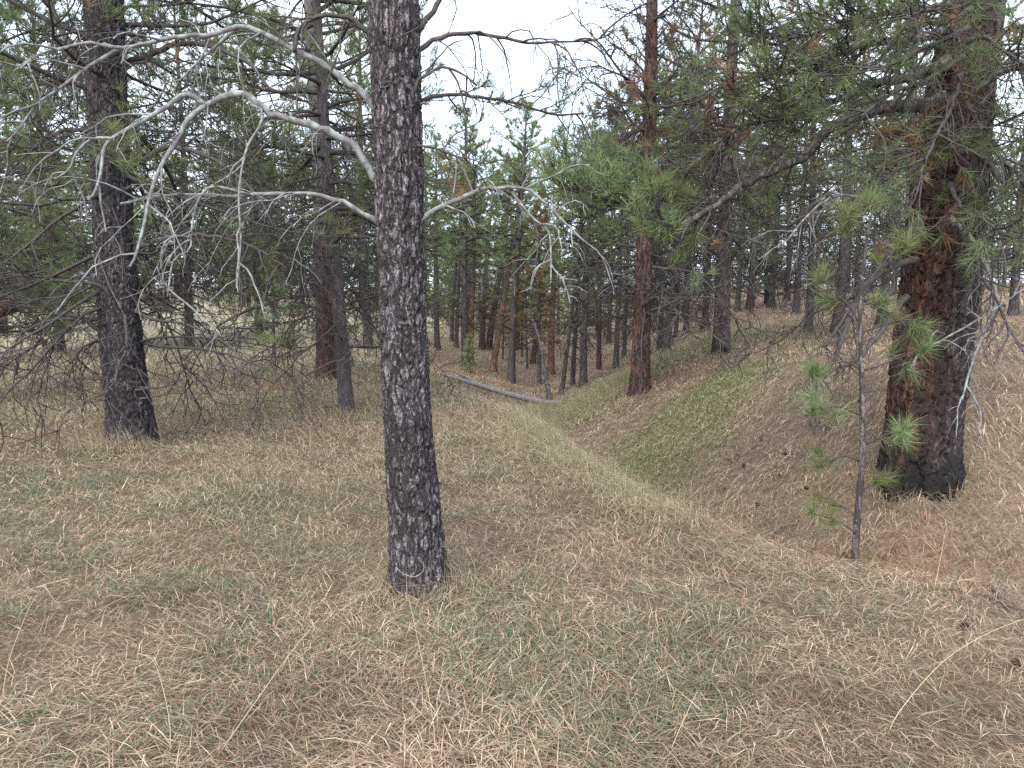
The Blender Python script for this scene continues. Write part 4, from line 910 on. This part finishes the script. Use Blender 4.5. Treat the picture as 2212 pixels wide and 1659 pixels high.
mb = MB(); n = 140000; nc = 9000; cxx, cyy, cr_ = wedge(nc * 3, 1.75, 24, 1.5)
keep = rg.random(nc * 3) < np.clip(zone(cxx, cyy), .05, 1) * (1 - .75 * bankpatch(cxx, cyy)) * (1 - .8 * redpatch(cxx, cyy)); cxx, cyy, cr_ = cxx[keep], cyy[keep], cr_[keep]
j = rg.integers(0, len(cxx), n); cs = .035 + .012 * cr_[j]
x = cxx[j] + rg.normal(0, 1, n) * cs; y = cyy[j] + rg.normal(0, 1, n) * cs; rho = np.hypot(x, y)
kind = hsh(np.floor(cxx * 50), np.floor(cyy * 50), 3)[j]
c = pal(GRN, rg.integers(0, len(GRN), n)); st_ = (kind + rg.normal(0, .18, n)) > .82; c[st_] = pal(PAL, rg.integers(0, 4, st_.sum()))
c = c * rg.uniform(.65, 1.2, (n, 1))
ln = rg.uniform(.05, .13, n) * (1 + rho * .018); wd = np.maximum(.0032, .00074 * rho)
out_az = np.arctan2(y - cyy[j], x - cxx[j]) + rg.normal(0, .7, n)
blades(mb, x, y, out_az, ln, wd * rg.uniform(.7, 1.2, n), np.radians(rg.uniform(8, 65, n)), np.radians(rg.uniform(10, 70, n)), c, .018)
tag(mb.build('grass', M_blade, None, False), 'short grey green grass in tufts among the dry litter', 'grass', kind='stuff')

# long pale grass along the near crest, the far bank edge, round the trunks and over the left rise
def seeded(n, pts, spread):
    p = np.array(pts, float); j = rg.integers(0, len(p), n); s = np.broadcast_to(spread, (len(p),))[j]
    return p[j, 0] + rg.normal(0, 1, n) * s, p[j, 1] + rg.normal(0, 1, n) * s
crest = smooth_line([hit(1190, 890), hit(1150, 930), hit(1180, 985), hit(1250, 1010), hit(1310, 1040), hit(1370, 1090), hit(1430, 1130)], 30)[:, :2]
bank = smooth_line([stand(1215, 15), stand(1260, 16.5), stand(1330, 17.5), stand(1400, 19.5), stand(1480, 21), stand(1600, 22)], 30)[:, :2]
bank2 = np.array([stand(u, d)[:2] for u, d in [(1600, 16), (1650, 19), (1700, 18), (1560, 20), (1650, 15), (1480, 18)]])
left = np.stack([rg.uniform(-9, -1.2, 260), rg.uniform(8.5, 16, 260)], -1)
mid = np.stack([rg.uniform(-3, .8, 160), rg.uniform(5.5, 12, 160)], -1)
foot = np.vstack([bA[:2] + .24 * np.stack([np.cos(np.arange(16)), np.sin(np.arange(16))], -1) + rg.normal(0, .05, (16, 2)), bC[:2] + .42 * np.stack([np.cos(np.arange(14)), np.sin(np.arange(14))], -1) + rg.normal(0, .06, (14, 2)), bB[:2] + np.stack([rg.uniform(-.4, .4, 26), rg.uniform(-.6, -.2, 26)], -1)])
mb = MB()
for pts, sp_, n, l0, l1, P in ((crest, .22, 9000, .18, .46, PAL + PAL + [(.40, .40, .25), (.34, .36, .22)]), (bank, .45, 15000, .2, .5, PAL + [(.42, .43, .25), (.36, .39, .22), (.46, .45, .28)]), (bank2, 1.0, 3000, .15, .35, PAL + GRN[:2]), (left, .4, 9000, .12, .36, PAL + TAN[:3] + GRN[:1]), (mid, .28, 9000, .1, .3, [TAN[0], TAN[2], PAL[0], PAL[2], TAN[5]]), (foot, .06, 2200, .1, .38, PAL + TAN[:1])):
    x, y = seeded(n, pts, sp_); rho = np.hypot(x, y)
    blades(mb, x, y, rg.uniform(0, 6.28, n) * .5 + 2.4, rg.uniform(l0, l1, n), np.maximum(.003, .0007 * rho) * rg.uniform(.7, 1.1, n), np.radians(rg.uniform(30, 88, n)), np.radians(rg.uniform(5, 85, n)), pal(P, rg.integers(0, len(P), n)) * rg.uniform(.75, 1.15, (n, 1)))
tag(mb.build('long_dry_grass', M_blade, None, False), 'long pale dry grass along the crest and bank edges', 'grass', kind='stuff')

# green moss-like grass on the bank, and the far ground
mb = MB(); n = 60000; x = rg.uniform(.2, 7, n * 3); y = rg.uniform(7, 19, n * 3); k = rg.random(n * 3) < bankpatch(x, y); x, y = x[k][:n], y[k][:n]; n = len(x); rho = np.hypot(x, y)
blades(mb, x, y, rg.uniform(0, 6.28, n), rg.uniform(.04, .10, n), .0008 * rho * rg.uniform(.7, 1.2, n), np.radians(rg.uniform(10, 70, n)), np.radians(rg.uniform(0, 50, n)), pal(OLV + GRN[:2], rg.integers(0, 6, n)) * rg.uniform(.65, 1.15, (n, 1)))
tag(mb.build('bank_grass', M_blade, None, False), 'low olive green grass patch on the right bank', 'grass', kind='stuff')
mb = MB(); n = 90000; x, y, rho = wedge(n, 14, 80, 1.35)
lft = sstep(-2, -7, x) * sstep(15, 19, y); c = pal(TAN, rg.integers(0, len(TAN), n))
m = rg.random(n) < lft; c[m] = pal(PAL + GRN[1:2], rg.integers(0, 5, m.sum())); m = (rg.random(n) < zone(x * .5, y * .5) * .45) & ~m; c[m] = pal(GRN + PAL, rg.integers(0, 9, m.sum()))
c = c * rg.uniform(.65, 1.2, (n, 1))
blades(mb, x, y, rg.uniform(0, 6.28, n), rg.uniform(.1, .25, n) * (1 + .02 * rho), .0009 * rho * rg.uniform(.7, 1.2, n), np.radians(rg.uniform(0, 60, n)), np.radians(rg.uniform(0, 60, n)), c, 0.)
tag(mb.build('meadow_grass', M_blade, None, False), 'pale grass and litter on the far meadow and slopes', 'grass', kind='stuff')
